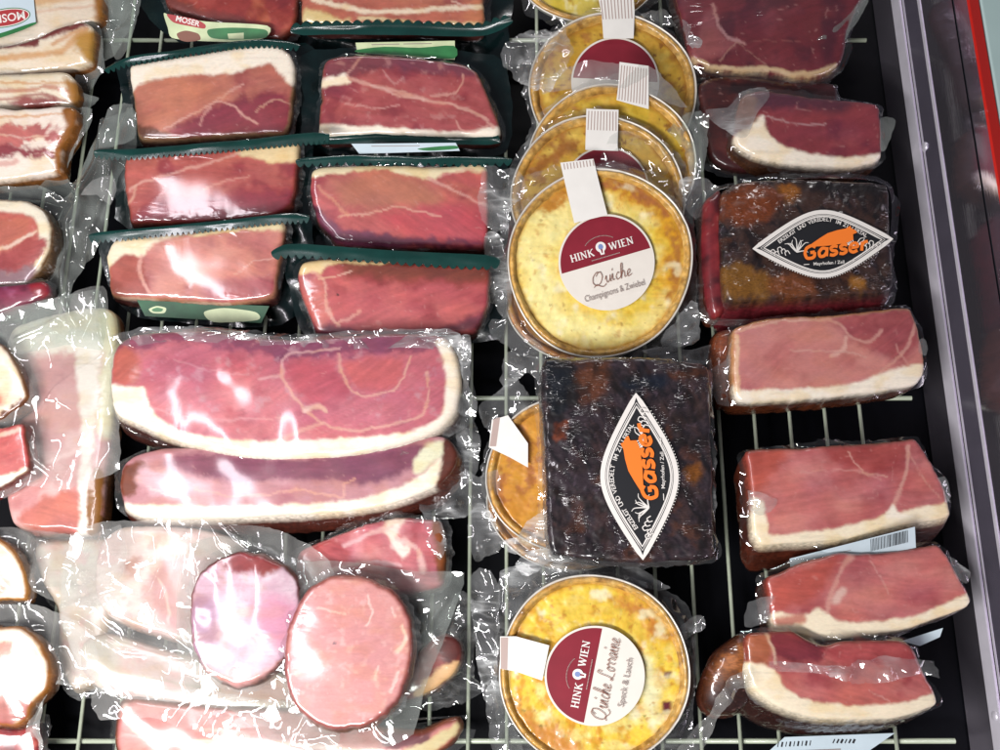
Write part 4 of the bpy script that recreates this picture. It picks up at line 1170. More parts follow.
sheet(t, 'film_ear', [(500, 574), (520, 566), (580, 562), (640, 570), (668, 590), (640, 588), (600, 580), (560, 582), (530, 600), (510, 620), (500, 606)], tilted(580, 620, 46, 562, 30), 'film', amp=7, seed=113, res=2, freq=1.8, jag=3)
sheet(t, 'film_ear', [(470, 575), (490, 570), (500, 590), (498, 640), (496, 700), (484, 700), (474, 640)], tilted(484, 700, 8, 570, 16), 'film', amp=10, seed=114, res=2, freq=2.0, jag=4)
sheet(t, 'film_ear', [(676, 630), (688, 618), (702, 616), (704, 626), (694, 632), (684, 640)], tilted(690, 640, 30, 616, 38), 'film', amp=6, seed=115, res=2, freq=2, jag=2)
sheet(t, 'film_ear', [(486, 690), (502, 680), (512, 720), (524, 752), (496, 756), (488, 730)], tilted(504, 756, 10, 690, 22), 'film', amp=9, seed=116, res=2, freq=2.0, jag=3)


# ------------------------------------------------------------------ packs with green toothed headers
def header(parent, pts, width, pl, teeth, nteeth, seed, lift=3, mat='green', name='header_strip', arch=.8, tooth=4.2):
    """film header along a line of pixels; teeth = -1 toothed on its far edge, +1 on its near edge, 0 plain"""
    width *= .8; m = max(60, nteeth * 8); q = resample(spline(pts, False, 8), m, False)
    d = np.gradient(q, axis=0); d /= np.linalg.norm(d, axis=1, keepdims=True); nn = np.stack([-d[:, 1], d[:, 0]], 1)   # towards the viewer when drawn left to right
    u = np.linspace(0, 1, m); tw = np.abs(np.sin(np.pi * nteeth * u)) * tooth
    taper = np.minimum(1, np.minimum(u, 1 - u) / .06) ** .6
    w = width * (.35 + .65 * taper) * (1 + .18 * (fbm(u * 6, u * 0 + seed, seed) - .5) * 2)
    K = 8; V, H = [], []
    for k in range(K):
        v = min(1, k / (K - 2)); e = (tw + .8) if k == K - 1 else 0
        if teeth < 0: v = 1 - v; e = -e
        V.append(q + nn * (-w / 2 + w * v + e)[:, None])
        H.append(lift + arch * math.sin(math.pi * v) + 1.2 * (fbm(u * 5, u * 0 + v, seed + 5, 2) - .5) * 2 + 1.6 * v)
    if teeth < 0: V, H = V[::-1], H[::-1]
    px = np.vstack(V); h = np.concatenate(H)
    W = on_plane(px[:, 0], px[:, 1], pl) + pl[1][None] * (h / 1000)[:, None]
    o = link_mesh(name, W, grid_faces(K, m, closed=False), M[mat], parent)
    return o


def header_pack(label, pts, pl, base, layers, seed, back, head=None, group='ham packs with green toothed headers', rind='#4a2420', **kw):
    t = thing('ham_pack', label, 'ham pack', base_of(pts), group)
    slab(t, 'ham', pts, pl, base, layers, ext=(0, -2, -24), seed=seed, side=('rind', rind), **kw)
    sheet(t, 'backing', back, (pl[0] - pl[1] * .027, pl[1]), 'green_dark', amp=4, seed=seed + 1, res=3.5, freq=1.2, lift=0, jag=2)
    flange(t, 'film', pts, 6, pl, 'film_tight', drop=9, amp=3, seed=seed + 2, res=2.4, lift=-4)
    for hd in head or []:
        header(t, *hd)
    return t


M1 = [(130, 66), (150, 61), (200, 53), (250, 45), (275, 45), (288, 52), (294, 66), (293, 90), (290, 118), (284, 132), (262, 134), (200, 138), (150, 140), (138, 136), (134, 110), (131, 85)]
p = tilted(212, 138, 26, 46, 48)
header_pack('ham pack with broad white fat band along its far edge, third row of headers', M1, p, '#b4624f', [
    ('n', 24, '#c47b60', .45, .8, .8, -10, 2), ('n', 26, '#944044', .52, .8, .7),
    ('p', [(165, 130), (195, 118), (225, 103), (250, 98), (285, 95), (292, 132), (230, 138), (180, 140)], '#8a3440', 5, 1.2),
    ('p', [(132, 122), (160, 130), (170, 138), (140, 140)], '#6e4030', 3, 1), ('b', 1.5, '#9a7a5a', 2),
    ('p', [(126, 58), (200, 46), (255, 38), (292, 42), (300, 70), (292, 86), (284, 78), (272, 65), (250, 68), (228, 75), (190, 76), (160, 80), (140, 86), (130, 90)], FATW, 2.2, .6),
    ('l', [(165, 128), (190, 116), (215, 104), (228, 104), (245, 116), (256, 124)], 1.6, SEAM, .9), ('l', [(215, 104), (232, 90), (244, 84)], 1.3, SEAM, .8), ('l', [(200, 126), (204, 118), (212, 108)], 1.4, SEAM, .7), ('l', [(256, 112), (275, 100), (290, 104)], 1.2, '#d0a08c', .7),
    ('l', [(140, 84), (160, 80)], 2, '#b06a50', .6)],
    201, [(116, 64), (128, 60), (250, 40), (290, 42), (316, 50), (318, 140), (290, 146), (130, 146), (124, 100)],
    [([(105, 70), (130, 60), (180, 52), (235, 44), (270, 42), (300, 46)], 6, p, 1, 36, 202, 1.0)], wr=(.3, 1.8))
M2 = [(126, 157), (150, 154), (200, 150), (250, 147), (295, 143), (298, 155), (296, 175), (294, 195), (290, 206), (270, 216), (235, 220), (200, 222), (150, 223), (131, 222), (127, 205), (124, 185)]
p = tilted(210, 221, 26, 146, 48)
header_pack('deep red ham pack with no fat rim under the broad white fat one', M2, p, '#a8473f', [
    ('n', 26, '#bb5c48', .45, .8, .8, -14, 2), ('n', 24, '#8c2f3c', .5, .8, .8),
    ('p', [(130, 222), (150, 206), (200, 196), (290, 190), (294, 208), (200, 226)], '#84283a', 7, 1.2), ('b', 1.5, '#7c3a30', 2),
    ('p', [(236, 154), (262, 144), (300, 140), (299, 160), (270, 162), (250, 158)], '#e8cf9e', 2.2, .7),
    ('l', [(130, 190), (136, 184), (165, 176), (192, 168), (240, 154)], 2, SEAM, .8), ('l', [(205, 190), (230, 180), (250, 177)], 1.2, '#d89a88', .6), ('l', [(126, 205), (134, 196), (134, 185)], 2, '#d6a890', .7)],
    211, [(112, 154), (128, 150), (296, 138), (312, 142), (312, 218), (290, 226), (128, 230), (116, 200)],
    [([(95, 152), (130, 153), (180, 149), (240, 144), (300, 138), (330, 136)], 9, p, 1, 44, 212, 1.5)], wr=(.4, 1.8))
M3 = [(113, 241), (130, 238), (150, 236), (200, 231), (250, 225), (281, 222), (284, 235), (281, 255), (277, 275), (273, 294), (255, 301), (220, 304), (180, 301), (140, 299), (112, 295), (108, 275), (106, 256)]
p = tilted(196, 303, 30, 226, 52)
t = header_pack('pink ham pack with pale fat corner and green printed card below it', M3, p, '#c07062', [
    ('n', 24, '#cf8a78', .45, .8, .8, -14, 2), ('n', 24, '#a34e50', .54, .8, .6),
    ('p', [(108, 262), (120, 258), (142, 256), (146, 270), (150, 296), (112, 294)], '#a04a3c', 3, 1),
    ('p', [(200, 290), (230, 280), (276, 276), (272, 298), (220, 304)], '#a0484e', 6, 1), ('b', 1.5, '#b07a5c', 2),
    ('p', [(104, 240), (150, 232), (200, 228), (185, 234), (165, 240), (150, 248), (142, 258), (125, 256), (108, 268), (102, 260)], '#f0e2c4', 2.2, .7),
    ('p', [(190, 232), (284, 218), (286, 230), (240, 231), (210, 236)], '#ead6a8', 2, .6),
    ('l', [(142, 256), (140, 270), (144, 284), (152, 296)], 2.4, SEAM, .9), ('l', [(160, 240), (185, 238), (196, 232)], 2, SEAM, .6), ('l', [(235, 275), (255, 262), (274, 258)], 1.1, '#e0b0a4', .6), ('l', [(180, 284), (200, 276), (216, 262)], 1.0, '#d8a090', .5), ('l', [(110, 297), (180, 303), (230, 304)], 1.6, '#e8c8b0', .7)],
    221, [(98, 236), (120, 232), (284, 214), (312, 222), (312, 290), (282, 326), (200, 324), (140, 318), (116, 300), (104, 270)],
    [([(90, 236), (120, 234), (160, 230), (210, 225), (255, 220), (285, 217), (310, 217)], 8, p, 1, 40, 222, 1.5)], wr=(.35, 1.6))
fl = Flat(tilted(200, 324, 14, 298, 24), 3.0)
fl.quad((138, 300), (270, 306), (262, 323), (146, 316), 'deep_green_ink'); fl.blob([(205, 312), (225, 308), (256, 312), (258, 320), (215, 322)], 'lime_ink'); fl.blob([(150, 309), (158, 306), (167, 308), (165, 313), (154, 313)], 'lime_ink'); fl.blob([(153, 309.5), (158, 307.5), (164, 309), (162, 311.5), (155, 311.5)], 'green_ink')
fl.build('card', t)

M0 = [(164, -16), (200, -20), (262, -20), (296, -16), (297, 8), (294, 26), (286, 36), (276, 40), (240, 32), (200, 20), (172, 8), (165, 0)]
p = tilted(230, 40, 24, -20, 40)
t = header_pack('dark ham pack cut off by the top edge, printed card with red oval below', M0, p, '#9a3a34', [
    ('n', 20, '#b8562c', .5, .8, .9), ('n', 24, '#74242e', .5, .8, .7), ('b', 2, '#5a2c20', 3), ('p', [(164, -4), (200, 8), (250, 22), (240, 34), (190, 20), (164, 6)], '#7a3a34', 4, 1)],
    231, [(140, -20), (300, -20), (304, 30), (290, 46), (240, 48), (180, 42), (150, 20)], [], wr=(.5, 2.0))
lp = tilted(220, 44, 18, 10, 34)
fl = Flat(lp, 14.0)
fl.blob([(168, 16), (176, 18), (210, 24), (270, 28), (268, 40), (240, 44), (200, 43), (176, 40), (172, 30)], 'lime_ink', 4)
fl.blob([(212, 32), (236, 30), (268, 32), (268, 40), (236, 42), (215, 40)], 'green_ink'); fl.quad((231, 36), (247, 35), (247, 41), (232, 41), 'lime_ink')
fl.blob([(181, 36), (190, 33), (202, 36), (204, 42), (192, 44), (184, 42)], 'brown_ink')
fl.blob([(171, 17), (180, 18), (200, 22), (209, 27), (208, 31), (196, 29), (178, 25)], 'red_ink')
put_text(fl, 'MOSER', 'white_ink', lambda v: frame((191, 26), 14, 7.6)(v), .02)
fl.build('card', t)

N0 = [(304, -30), (480, -30), (483, 0), (482, 25), (440, 25), (380, 25), (340, 24), (303, 22), (302, 0)]
p = tilted(392, 26, 34, -30, 46)
t = header_pack('ham pack cut off by the top edge above a white and green card', N0, p, '#b45e46', [
    ('n', 22, '#c87c54', .45, .8, .8, 4, 2), ('n', 24, '#9a4444', .5, .8, .6), ('p', [(304, 8), (330, 14), (350, 22), (304, 26)], '#e2cd96', 3, .8),
    ('l', [(312, 0), (340, 6), (370, 12), (420, 11), (482, 6)], 3.2, FAT, .95), ('l', [(360, 18), (420, 24), (484, 24)], 3.0, '#e8d6a6', .9), ('l', [(452, 2), (470, 7)], 1.4, '#e8c4b4', .8)],
    241, [(296, -30), (500, -30), (508, 30), (506, 66), (440, 64), (360, 60), (296, 58), (290, 20)],
    [([(291, 32), (340, 31), (400, 31), (460, 33), (485, 32), (512, 22)], 12, p, -1, 22, 242, 2.0)], wr=(.3, 1.5))
fl = Flat(tilted(405, 62, 30, 42, 36), 4.0)
fl.quad((356, 44), (455, 42), (455, 61), (358, 54), 'lime_ink'); fl.blob([(358, 51), (385, 48), (420, 49), (454, 47), (454, 60), (410, 57), (360, 54)], 'green_ink', 3); fl.line([(372, 46), (400, 45.4)], .8, 'grey_ink'); fl.line([(404, 45.3), (432, 44.8)], .8, 'grey_ink')
fl.build('card', t)

N1 = [(324, 63), (330, 58), (345, 55), (362, 54), (390, 55), (420, 58), (445, 61), (462, 64), (476, 72), (484, 86), (491, 102), (498, 120), (500, 132), (490, 136), (440, 136), (380, 134), (340, 135), (320, 135), (319, 120), (321, 95), (322, 76)]
p = tilted(410, 136, 30, 56, 50)
header_pack('veined red ham pack with a straight white fat strip along its near edge', N1, p, '#a8494a', [
    ('n', 24, '#bd6660', .45, .8, .8, 6, 2.5), ('n', 22, '#84303e', .52, .8, .7),
    ('p', [(324, 66), (360, 52), (420, 56), (465, 64), (480, 76), (440, 74), (400, 70), (360, 74), (340, 80)], '#80404a', 5, 1.2), ('n', 9, '#c48a86', .62, .8, .5), ('b', 1.5, '#8a5040', 2),
    ('p', [(316, 124), (345, 125), (380, 127), (420, 130), (465, 132), (502, 126), (504, 140), (410, 140), (316, 140)], FATW, 1.8, .5),
    ('p', [(318, 78), (336, 76), (346, 74), (352, 82), (340, 86), (320, 86)], FATW, 2.2, .7),
    ('l', [(348, 77), (370, 86), (400, 93), (430, 101), (456, 106), (480, 116), (494, 128)], 2.2, SEAM, .95), ('l', [(370, 86), (395, 95), (424, 100)], 1.6, '#e8b8ac', .8), ('l', [(346, 76), (356, 64), (362, 56)], 1.6, SEAM, .7),
    ('l', [(432, 95), (455, 94), (462, 84), (464, 74)], 1.4, SEAM, .8), ('l', [(456, 122), (460, 130), (474, 132), (488, 126)], 1.6, SEAM, .8), ('l', [(345, 104), (370, 108), (400, 106)], 1.3, '#d69a92', .8), ('l', [(384, 72), (396, 84), (404, 76)], 1.2, '#cf958f', .7)],
    251, [(300, 56), (340, 48), (470, 52), (506, 64), (512, 136), (490, 158), (400, 156), (306, 152), (304, 100)],
    [([(300, 140), (340, 140), (400, 138), (450, 140), (500, 141)], 9, p, -1, 26, 252, -3.0)], wr=(.6, 2.2))
N2 = [(313, 170), (330, 166), (380, 165), (440, 166), (484, 165), (487, 185), (488, 210), (487, 238), (480, 247), (440, 246), (390, 245), (342, 243), (328, 232), (318, 220), (312, 200), (310, 185)]
p = tilted(400, 246, 28, 166, 50)
t = header_pack('bright red ham pack between two green headers with wrinkled near edge', N2, p, '#b34a4a', [
    ('n', 24, '#c4684c', .45, .8, .8, 18, 2.2), ('n', 24, '#8c3040', .54, .8, .7),
    ('p', [(330, 180), (380, 172), (430, 182), (440, 205), (400, 214), (350, 208), (335, 195)], '#b26a54', 10, 1.2), ('p', [(380, 214), (440, 206), (488, 214), (486, 246), (420, 240)], '#b83a48', 8, 1),
    ('p', [(314, 204), (340, 226), (400, 236), (480, 244), (340, 248), (318, 224)], '#7a3a54', 4, 1.2),
    ('p', [(308, 166), (484, 161), (486, 172), (468, 172), (448, 172), (430, 180), (412, 176), (380, 170), (340, 174), (312, 176)], '#ecdcb4', 2, .7),
    ('l', [(428, 178), (440, 184), (456, 192), (476, 202), (488, 205)], 2.0, SEAM, .9), ('l', [(318, 186), (336, 204), (348, 216)], 1.8, '#d8987a', .7), ('l', [(440, 176), (465, 170), (484, 172)], 1.8, '#e0a898', .6), ('l', [(340, 217), (380, 212), (400, 208), (440, 216)], 1.2, '#e4b4a0', .7)],
    261, [(296, 162), (330, 158), (490, 158), (508, 170), (508, 246), (486, 258), (340, 256), (312, 240), (300, 200)],
    [([(296, 161), (340, 159), (400, 159), (450, 160), (512, 160)], 7, p, 1, 26, 262, 1.2)], wr=(.5, 2.4))
fl = Flat(tilted(405, 156, 44, 142, 48), 5.0)
fl.quad((352, 145), (456, 144), (460, 152), (360, 155), 'paper_blue', 20, 3); fl.blob([(418, 150), (440, 147.5), (456, 147), (457, 150), (430, 152)], 'green_ink'); fl.line([(372, 147.4), (420, 147)], .7, 'grey_ink')
fl.build('card', t)
N3 = [(304, 262), (330, 259), (380, 261), (440, 264), (486, 266), (488, 285), (487, 304), (480, 322), (470, 332), (440, 335), (400, 335), (350, 337), (318, 333), (308, 312), (299, 288), (298, 272)]
p = tilted(392, 336, 32, 262, 52)
header_pack('smooth red ham pack nearest of its column above the long ham slab', N3, p, '#ad4048', [
    ('n', 26, '#bd5350', .45, .8, .8), ('n', 24, '#8c2c3a', .55, .8, .6),
    ('p', [(340, 258), (440, 262), (490, 266), (488, 284), (440, 282), (390, 280), (350, 276)], '#7c3a2c', 8, 1), ('p', [(312, 322), (360, 330), (440, 328), (484, 310), (478, 328), (400, 338), (320, 336)], '#7a3a4a', 4, 1),
    ('p', [(302, 256), (350, 258), (400, 260), (380, 264), (345, 264), (330, 266), (322, 274), (310, 272), (298, 276)], '#ead2a4', 2, .7), ('p', [(296, 276), (310, 278), (325, 284), (326, 300), (330, 318), (318, 330), (304, 306)], '#c05a50', 4, 1),
    ('l', [(312, 272), (324, 280), (326, 298), (330, 316), (340, 326)], 2.4, SEAM, .9), ('l', [(320, 280), (345, 273), (352, 270)], 1.4, '#e4b8a4', .8), ('l', [(337, 324), (350, 318), (360, 311)], 1.8, '#e0a898', .7), ('p', [(337, 294), (339, 294), (339, 296), (337, 296)], '#2a1414', .8, 0)],
    271, [(284, 258), (320, 252), (490, 256), (506, 266), (504, 330), (480, 342), (330, 344), (300, 330), (290, 290)],
    [([(272, 254), (290, 249), (330, 251), (400, 256), (450, 259), (500, 261)], 13, p, 1, 27, 272, 1.5)], wr=(.35, 2.2))

# ------------------------------------------------------------------ the two long ham slabs
B1 = [(113, 352), (120, 342), (135, 334), (165, 331), (205, 330), (250, 336), (300, 339), (350, 335), (400, 333), (438, 335), (452, 344), (458, 360), (461, 385), (458, 408), (447, 424), (425, 436), (395, 446), (360, 453), (320, 457), (280, 458), (240, 455), (200, 447), (165, 437), (135, 424), (116, 414), (110, 395), (110, 372)]
p = tilted(285, 456, 52, 334, 62)
t = thing('ham_slab_pack', 'longest ham slab in the middle, glossy pink with white fat along its near edge', 'ham pack', base_of(B1), 'long ham slabs in clear film')
slab(t, 'ham', B1, p, '#c0606c', [
    ('n', 34, '#d2848c', .42, .75, .85, 8, 2), ('n', 26, '#a83e52', .54, .8, .7),
    ('p', [(112, 350), (140, 330), (210, 328), (300, 336), (400, 331), (455, 336), (450, 350), (400, 352), (340, 356), (290, 362), (240, 350), (180, 344), (135, 352), (118, 364)], '#8c4a5e', 5, 1.4),
    ('n', 10, '#c9a0a8', .62, .8, .5), ('p', [(112, 352), (134, 350), (140, 372), (132, 386), (112, 380)], '#b0503e', 5, 1), ('p', [(286, 366), (330, 362), (350, 394), (330, 410), (300, 396)], '#b5485a', 6, 1), ('p', [(345, 362), (400, 358), (400, 380), (380, 392), (358, 388)], '#c45a5c', 5, 1),
    ('b', 1.5, '#9a5a50', 2),
    ('p', [(106, 384), (130, 388), (146, 390), (151, 408), (165, 422), (182, 431), (210, 438), (250, 441), (300, 440), (350, 438), (400, 433), (429, 424), (443, 410), (446, 382), (443, 360), (436, 342), (454, 340), (468, 380), (460, 420), (420, 446), (340, 464), (260, 466), (180, 450), (110, 420)], FATW, 2.4, .5),
    ('l', [(341, 370), (352, 390), (362, 397), (375, 396), (394, 390), (405, 374), (411, 356)], 1.8, SEAM, .95), ('l', [(427, 372), (428, 400), (420, 416), (395, 424), (360, 430), (335, 428), (322, 422)], 2.0, SEAM, .95), ('l', [(322, 424), (306, 410), (294, 396), (285, 383), (281, 366)], 2.0, SEAM, .95), ('l', [(322, 424), (300, 432), (285, 438)], 3.0, SEAM, .8),
    ('l', [(260, 380), (284, 374), (282, 360), (300, 352), (340, 350)], 2.0, '#d8a8a8', .8), ('l', [(306, 411), (318, 406), (326, 412)], 3.4, '#eccabe', .8), ('l', [(150, 408), (190, 418), (240, 420), (290, 418)], 1.4, '#dba0a4', .6), ('l', [(175, 360), (215, 372), (250, 376)], 1.3, '#d79aa0', .6), ('l', [(340, 355), (341, 372)], 2.6, SEAM, .8)],
    ext=(-1, -15, -36), seed=301, mat='meat_soft', side=('rind', '#43201a'), rim=7, bump=2.2, pillow=4, wr=(.14, 2.2))
flange(t, 'film', B1, [(106, 344), (120, 334), (140, 326), (205, 322), (300, 332), (400, 326), (440, 330), (462, 332), (470, 350), (472, 380), (476, 405), (470, 420), (440, 440), (395, 456), (320, 466), (240, 464), (165, 446), (120, 428), (106, 405), (104, 372)], p, 'film', drop=12, amp=5, seed=302, res=2.4, lift=-3)
sheet(t, 'film_ear', [(424, 330), (440, 333), (458, 334), (470, 334), (472, 352), (468, 384), (478, 402), (476, 414), (464, 418), (456, 410), (462, 392), (462, 366), (456, 350), (440, 344)], p, 'film_frost', amp=8, seed=303, res=2, freq=2, lift=-4, jag=3)
sheet(t, 'film_gather', [(112, 338), (140, 328), (200, 326), (250, 334), (300, 338), (300, 344), (240, 346), (180, 340), (130, 348)], p, 'film', amp=8, seed=304, res=2, freq=2, lift=1, jag=3)
sheet(t, 'film_gather', [(300, 338), (340, 332), (400, 328), (450, 330), (462, 340), (440, 350), (400, 348), (350, 350), (310, 352)], p, 'film', amp=9, seed=305, res=2, freq=2, lift=1, jag=3)

B2 = [(119, 482), (122, 468), (134, 456), (165, 448), (220, 448), (280, 450), (340, 446), (400, 438), (440, 436), (452, 442), (458, 455), (452, 472), (438, 486), (410, 498), (375, 508), (330, 513), (280, 516), (230, 519), (180, 520), (145, 518), (126, 510), (121, 496)]
p = tilted(285, 518, 38, 445, 46)
t = thing('ham_slab_pack', 'long ham slab half hidden under the longest one, thick dark rind at its right end', 'ham pack', base_of(B2), 'long ham slabs in clear film')
slab(t, 'ham', B2, p, '#b97f84', [
    ('n', 30, '#d09aa0', .42, .75, .85, 4, 2), ('n', 26, '#a2505e', .56, .8, .6),
    ('p', [(162, 462), (200, 452), (280, 458), (340, 456), (410, 444), (424, 450), (410, 470), (380, 482), (350, 482), (300, 480), (240, 482), (190, 474)], '#84465a', 5, 1), ('p', [(118, 476), (134, 462), (148, 466), (140, 480), (132, 494), (120, 494)], '#74361e', 3, 1),  # first polygon: shadow of the longest slab painted onto the lean
    ('p', [(142, 468), (170, 474), (196, 490), (170, 500), (144, 490), (136, 482)], '#d8aab0', 5, 1),
    ('p', [(116, 504), (150, 505), (200, 507), (260, 506), (320, 503), (370, 497), (410, 482), (434, 464), (446, 450), (460, 450), (444, 484), (380, 510), (280, 522), (120, 522)], FATW, 2.6, .6), ('p', [(414, 462), (426, 444), (444, 440), (446, 452), (430, 466), (416, 474)], '#e6e4c4', 3, .8), ('p', [(445, 436), (464, 440), (458, 470), (436, 490), (440, 470)], '#5e2a1c', 2.5, .6),
    ('l', [(196, 490), (220, 494), (260, 496), (300, 490), (342, 498), (344, 484), (356, 478)], 1.6, SEAM, .8), ('l', [(150, 486), (165, 495), (190, 499)], 1.6, '#ecc8c4', .8)],
    ext=(4, -15, -30), seed=311, mat='meat_soft', side=('rind', '#4c2016'), rim=5, bump=1.8, pillow=2, wr=(.14, 1.8), bulge=4)
flange(t, 'film', B2, 11, p, 'film', drop=12, amp=4, seed=312, res=2.4, lift=-4)
sheet(t, 'film_ear', [(420, 500), (450, 484), (466, 470), (478, 478), (496, 470), (498, 492), (486, 508), (470, 516), (446, 518), (424, 516)], tilted(455, 518, 20, 470, 28), 'film', amp=9, seed=313, res=2, freq=1.8, jag=4)
sheet(t, 'film_ear', [(456, 410), (470, 414), (480, 440), (478, 470), (466, 484), (458, 462)], tilted(466, 484, 24, 410, 34), 'film_frost', amp=9, seed=314, res=2, freq=2, jag=3)

# ------------------------------------------------------------------ pale slabs under the milky bag, left of the round ones
B3 = [(300, 552), (330, 538), (355, 528), (385, 520), (405, 518), (425, 520), (440, 522), (445, 540), (446, 562), (440, 585), (400, 596), (340, 600), (305, 590), (296, 570)]
p = tilted(372, 596, 24, 520, 32)
t = thing('ham_slab_pack', 'mottled red bacon slab behind the round ham slices, brown rind at its right', 'ham pack', base_of(B3), 'packs round the two ham slices')
slab(t, 'ham', B3, p, '#c06068', [('n', 20, '#d68c90', .42, .75, .85), ('n', 22, '#a43c44', .52, .8, .8), ('p', [(300, 556), (330, 540), (350, 548), (345, 562), (320, 572), (300, 570)], '#b03c3e', 4, 1), ('p', [(384, 520), (404, 517), (398, 536), (410, 548), (404, 560), (392, 545)], '#f0dcd0', 3, .9), ('l', [(404, 540), (420, 552), (424, 570)], 4, '#ecc8c0', .8), ('p', [(432, 518), (450, 522), (450, 570), (438, 580), (436, 550)], '#8a4a20', 3, .7), ('l', [(345, 545), (370, 534), (392, 526)], 3, '#e8c0c0', .8), ('l', [(330, 570), (370, 562), (400, 566)], 3, '#e6bcbc', .8)],
     ext=(1, -3, -22), seed=321, mat='meat_soft', side=('rind', '#6a3418'), rim=5, wr=(.5, 2.4), bump=1.6)
flange(t, 'film', B3, 8, p, 'film', drop=8, amp=4, seed=322, res=2.4, lift=-2)
sheet(t, 'film_ear', [(412, 520), (424, 516), (440, 520), (447, 546), (440, 560), (428, 545), (420, 530)], p, 'film_frost', amp=7, seed=323, res=2, freq=2, lift=2, jag=2)

PC = [(84, 640), (110, 634), (170, 652), (230, 660), (290, 676), (300, 700), (280, 716), (220, 712), (150, 702), (100, 690), (80, 668)]
p = tilted(190, 714, 14, 636, 20)
t = thing('ham_slab_pack', 'pale greenish white fat side seen dimly through film below the violet slice', 'ham pack', base_of(PC), 'packs round the two ham slices')
slab(t, 'ham', PC, p, '#d2b6ac', [('n', 26, '#d2ceb8', .46, .74, .7), ('n', 16, '#d8a8a0', .52, .76, .8), ('p', [(200, 668), (280, 680), (290, 704), (220, 700)], '#d8a89e', 8, 1.2), ('l', [(90, 668), (160, 680), (220, 690)], 2, '#b8a890', .7)], ext=(0, -1, -10), seed=336, mat='meat_soft', side=('rind', '#a8a080'), rim=6, wr=(.5, 2.0))
flange(t, 'film', PC, 10, p, 'film', drop=6, amp=4, seed=337, res=2.6, lift=-1)

PB = [(98, 548), (118, 528), (160, 526), (205, 530), (240, 545), (262, 590), (246, 640), (215, 648), (180, 642), (140, 630), (108, 616), (94, 590)]
p = tilted(165, 644, 24, 548, 30)
t = thing('ham_slab_pack', 'whitish pink slab of fat ham inside milky film left of the round slices', 'ham pack', base_of(PB), 'packs round the two ham slices')
slab(t, 'ham', PB, p, '#e0c0b8', [('n', 26, '#f2e2d8', .42, .7, .8), ('n', 14, '#d8a8a4', .56, .76, .6), ('p', [(146, 585), (165, 560), (205, 556), (240, 580), (235, 620), (205, 636), (176, 630), (156, 612)], '#d79a9a', 8, 1.5), ('p', [(124, 562), (140, 560), (136, 576), (126, 574)], '#c08a76', 4, 1.2), ('l', [(106, 612), (140, 628), (190, 643)], 1.6, '#b08a80', .8), ('l', [(160, 580), (168, 600), (170, 622)], 2, '#f0d8d0', .8)],
     ext=(0, -2, -18), seed=331, mat='meat_soft', side=('rind', '#a08070'), rim=6, wr=(.5, 2.0))
sheet(t, 'film', [(72, 540), (100, 524), (160, 520), (230, 524), (280, 530), (330, 560), (330, 600), (250, 660), (200, 700), (150, 700), (100, 690), (76, 650), (60, 600)], tilted(180, 700, 36, 522, 40), 'film_frost', amp=5, seed=332, res=2.6, freq=.9, lift=5, jag=2, folds=(([(118, 590), (84, 600), (56, 612)], 4, 4), ([(185, 540), (160, 620), (190, 648)], 2.5, 3.5), ([(198, 520), (190, 560), (186, 585)], 2.2, 4), ([(222, 522), (250, 550)], 2, 3), ([(205, 520), (170, 552), (150, 600)], 2.2, 4), ([(76, 620), (120, 650), (200, 660)], 3, 4), ([(60, 560), (100, 580), (150, 560)], 3, 3)))

B4 = [(116, 714), (122, 702), (135, 698), (170, 702), (220, 706), (280, 708), (330, 716), (380, 726), (420, 730), (446, 720), (458, 718), (462, 730), (450, 746), (420, 764), (360, 778), (250, 780), (160, 776), (122, 762), (114, 740)]
p = tilted(222, 776, 10, 700, 20)
t = thing('ham_slab_pack', 'salmon pink slab with a white line of fat along the bottom edge of the picture', 'ham pack', base_of(B4), 'packs round the two ham slices')
slab(t, 'ham', B4, p, '#c27066', [('n', 24, '#d28c80', .42, .75, .85), ('n', 24, '#a8505a', .56, .8, .6), ('p', [(134, 712), (180, 716), (196, 728), (160, 730), (140, 724)], '#b0584c', 4, 1), ('p', [(390, 722), (430, 726), (426, 742), (396, 750), (380, 740)], '#6a2a30', 4, 1), ('b', 4, '#7a4028', 3), ('l', [(126, 706), (130, 722), (150, 738), (190, 742), (250, 740), (330, 748), (400, 752)], 3.6, '#f0d2c4', .95), ('p', [(404, 752), (430, 738), (457, 722), (460, 730), (440, 748), (416, 762)], '#cdbd8c', 2.4, .7), ('l', [(196, 728), (230, 732), (250, 736)], 2, '#e4b4a8', .8), ('p', [(160, 758), (260, 764), (360, 768), (330, 784), (160, 784)], '#5a2618', 4, 1)],
     ext=(0, 0, -8), seed=341, mat='meat_soft', side=('rind', '#6a3420'), rim=6, wr=(.4, 1.8))
flange(t, 'film', B4, 12, p, 'film', drop=10, amp=4, seed=342, res=2.6, lift=-2)
sheet(t, 'film', [(90, 690), (130, 684), (200, 690), (280, 700), (330, 712), (340, 740), (300, 770), (220, 740), (150, 716), (100, 720)], tilted(220, 770, 22, 686, 36), 'film_frost', amp=5, seed=343, res=2.6, freq=1, lift=2, jag=2, folds=(([(230, 690), (200, 730)], 2.2, 3.5), ([(260, 700), (222, 752)], 2.2, 3.5)))

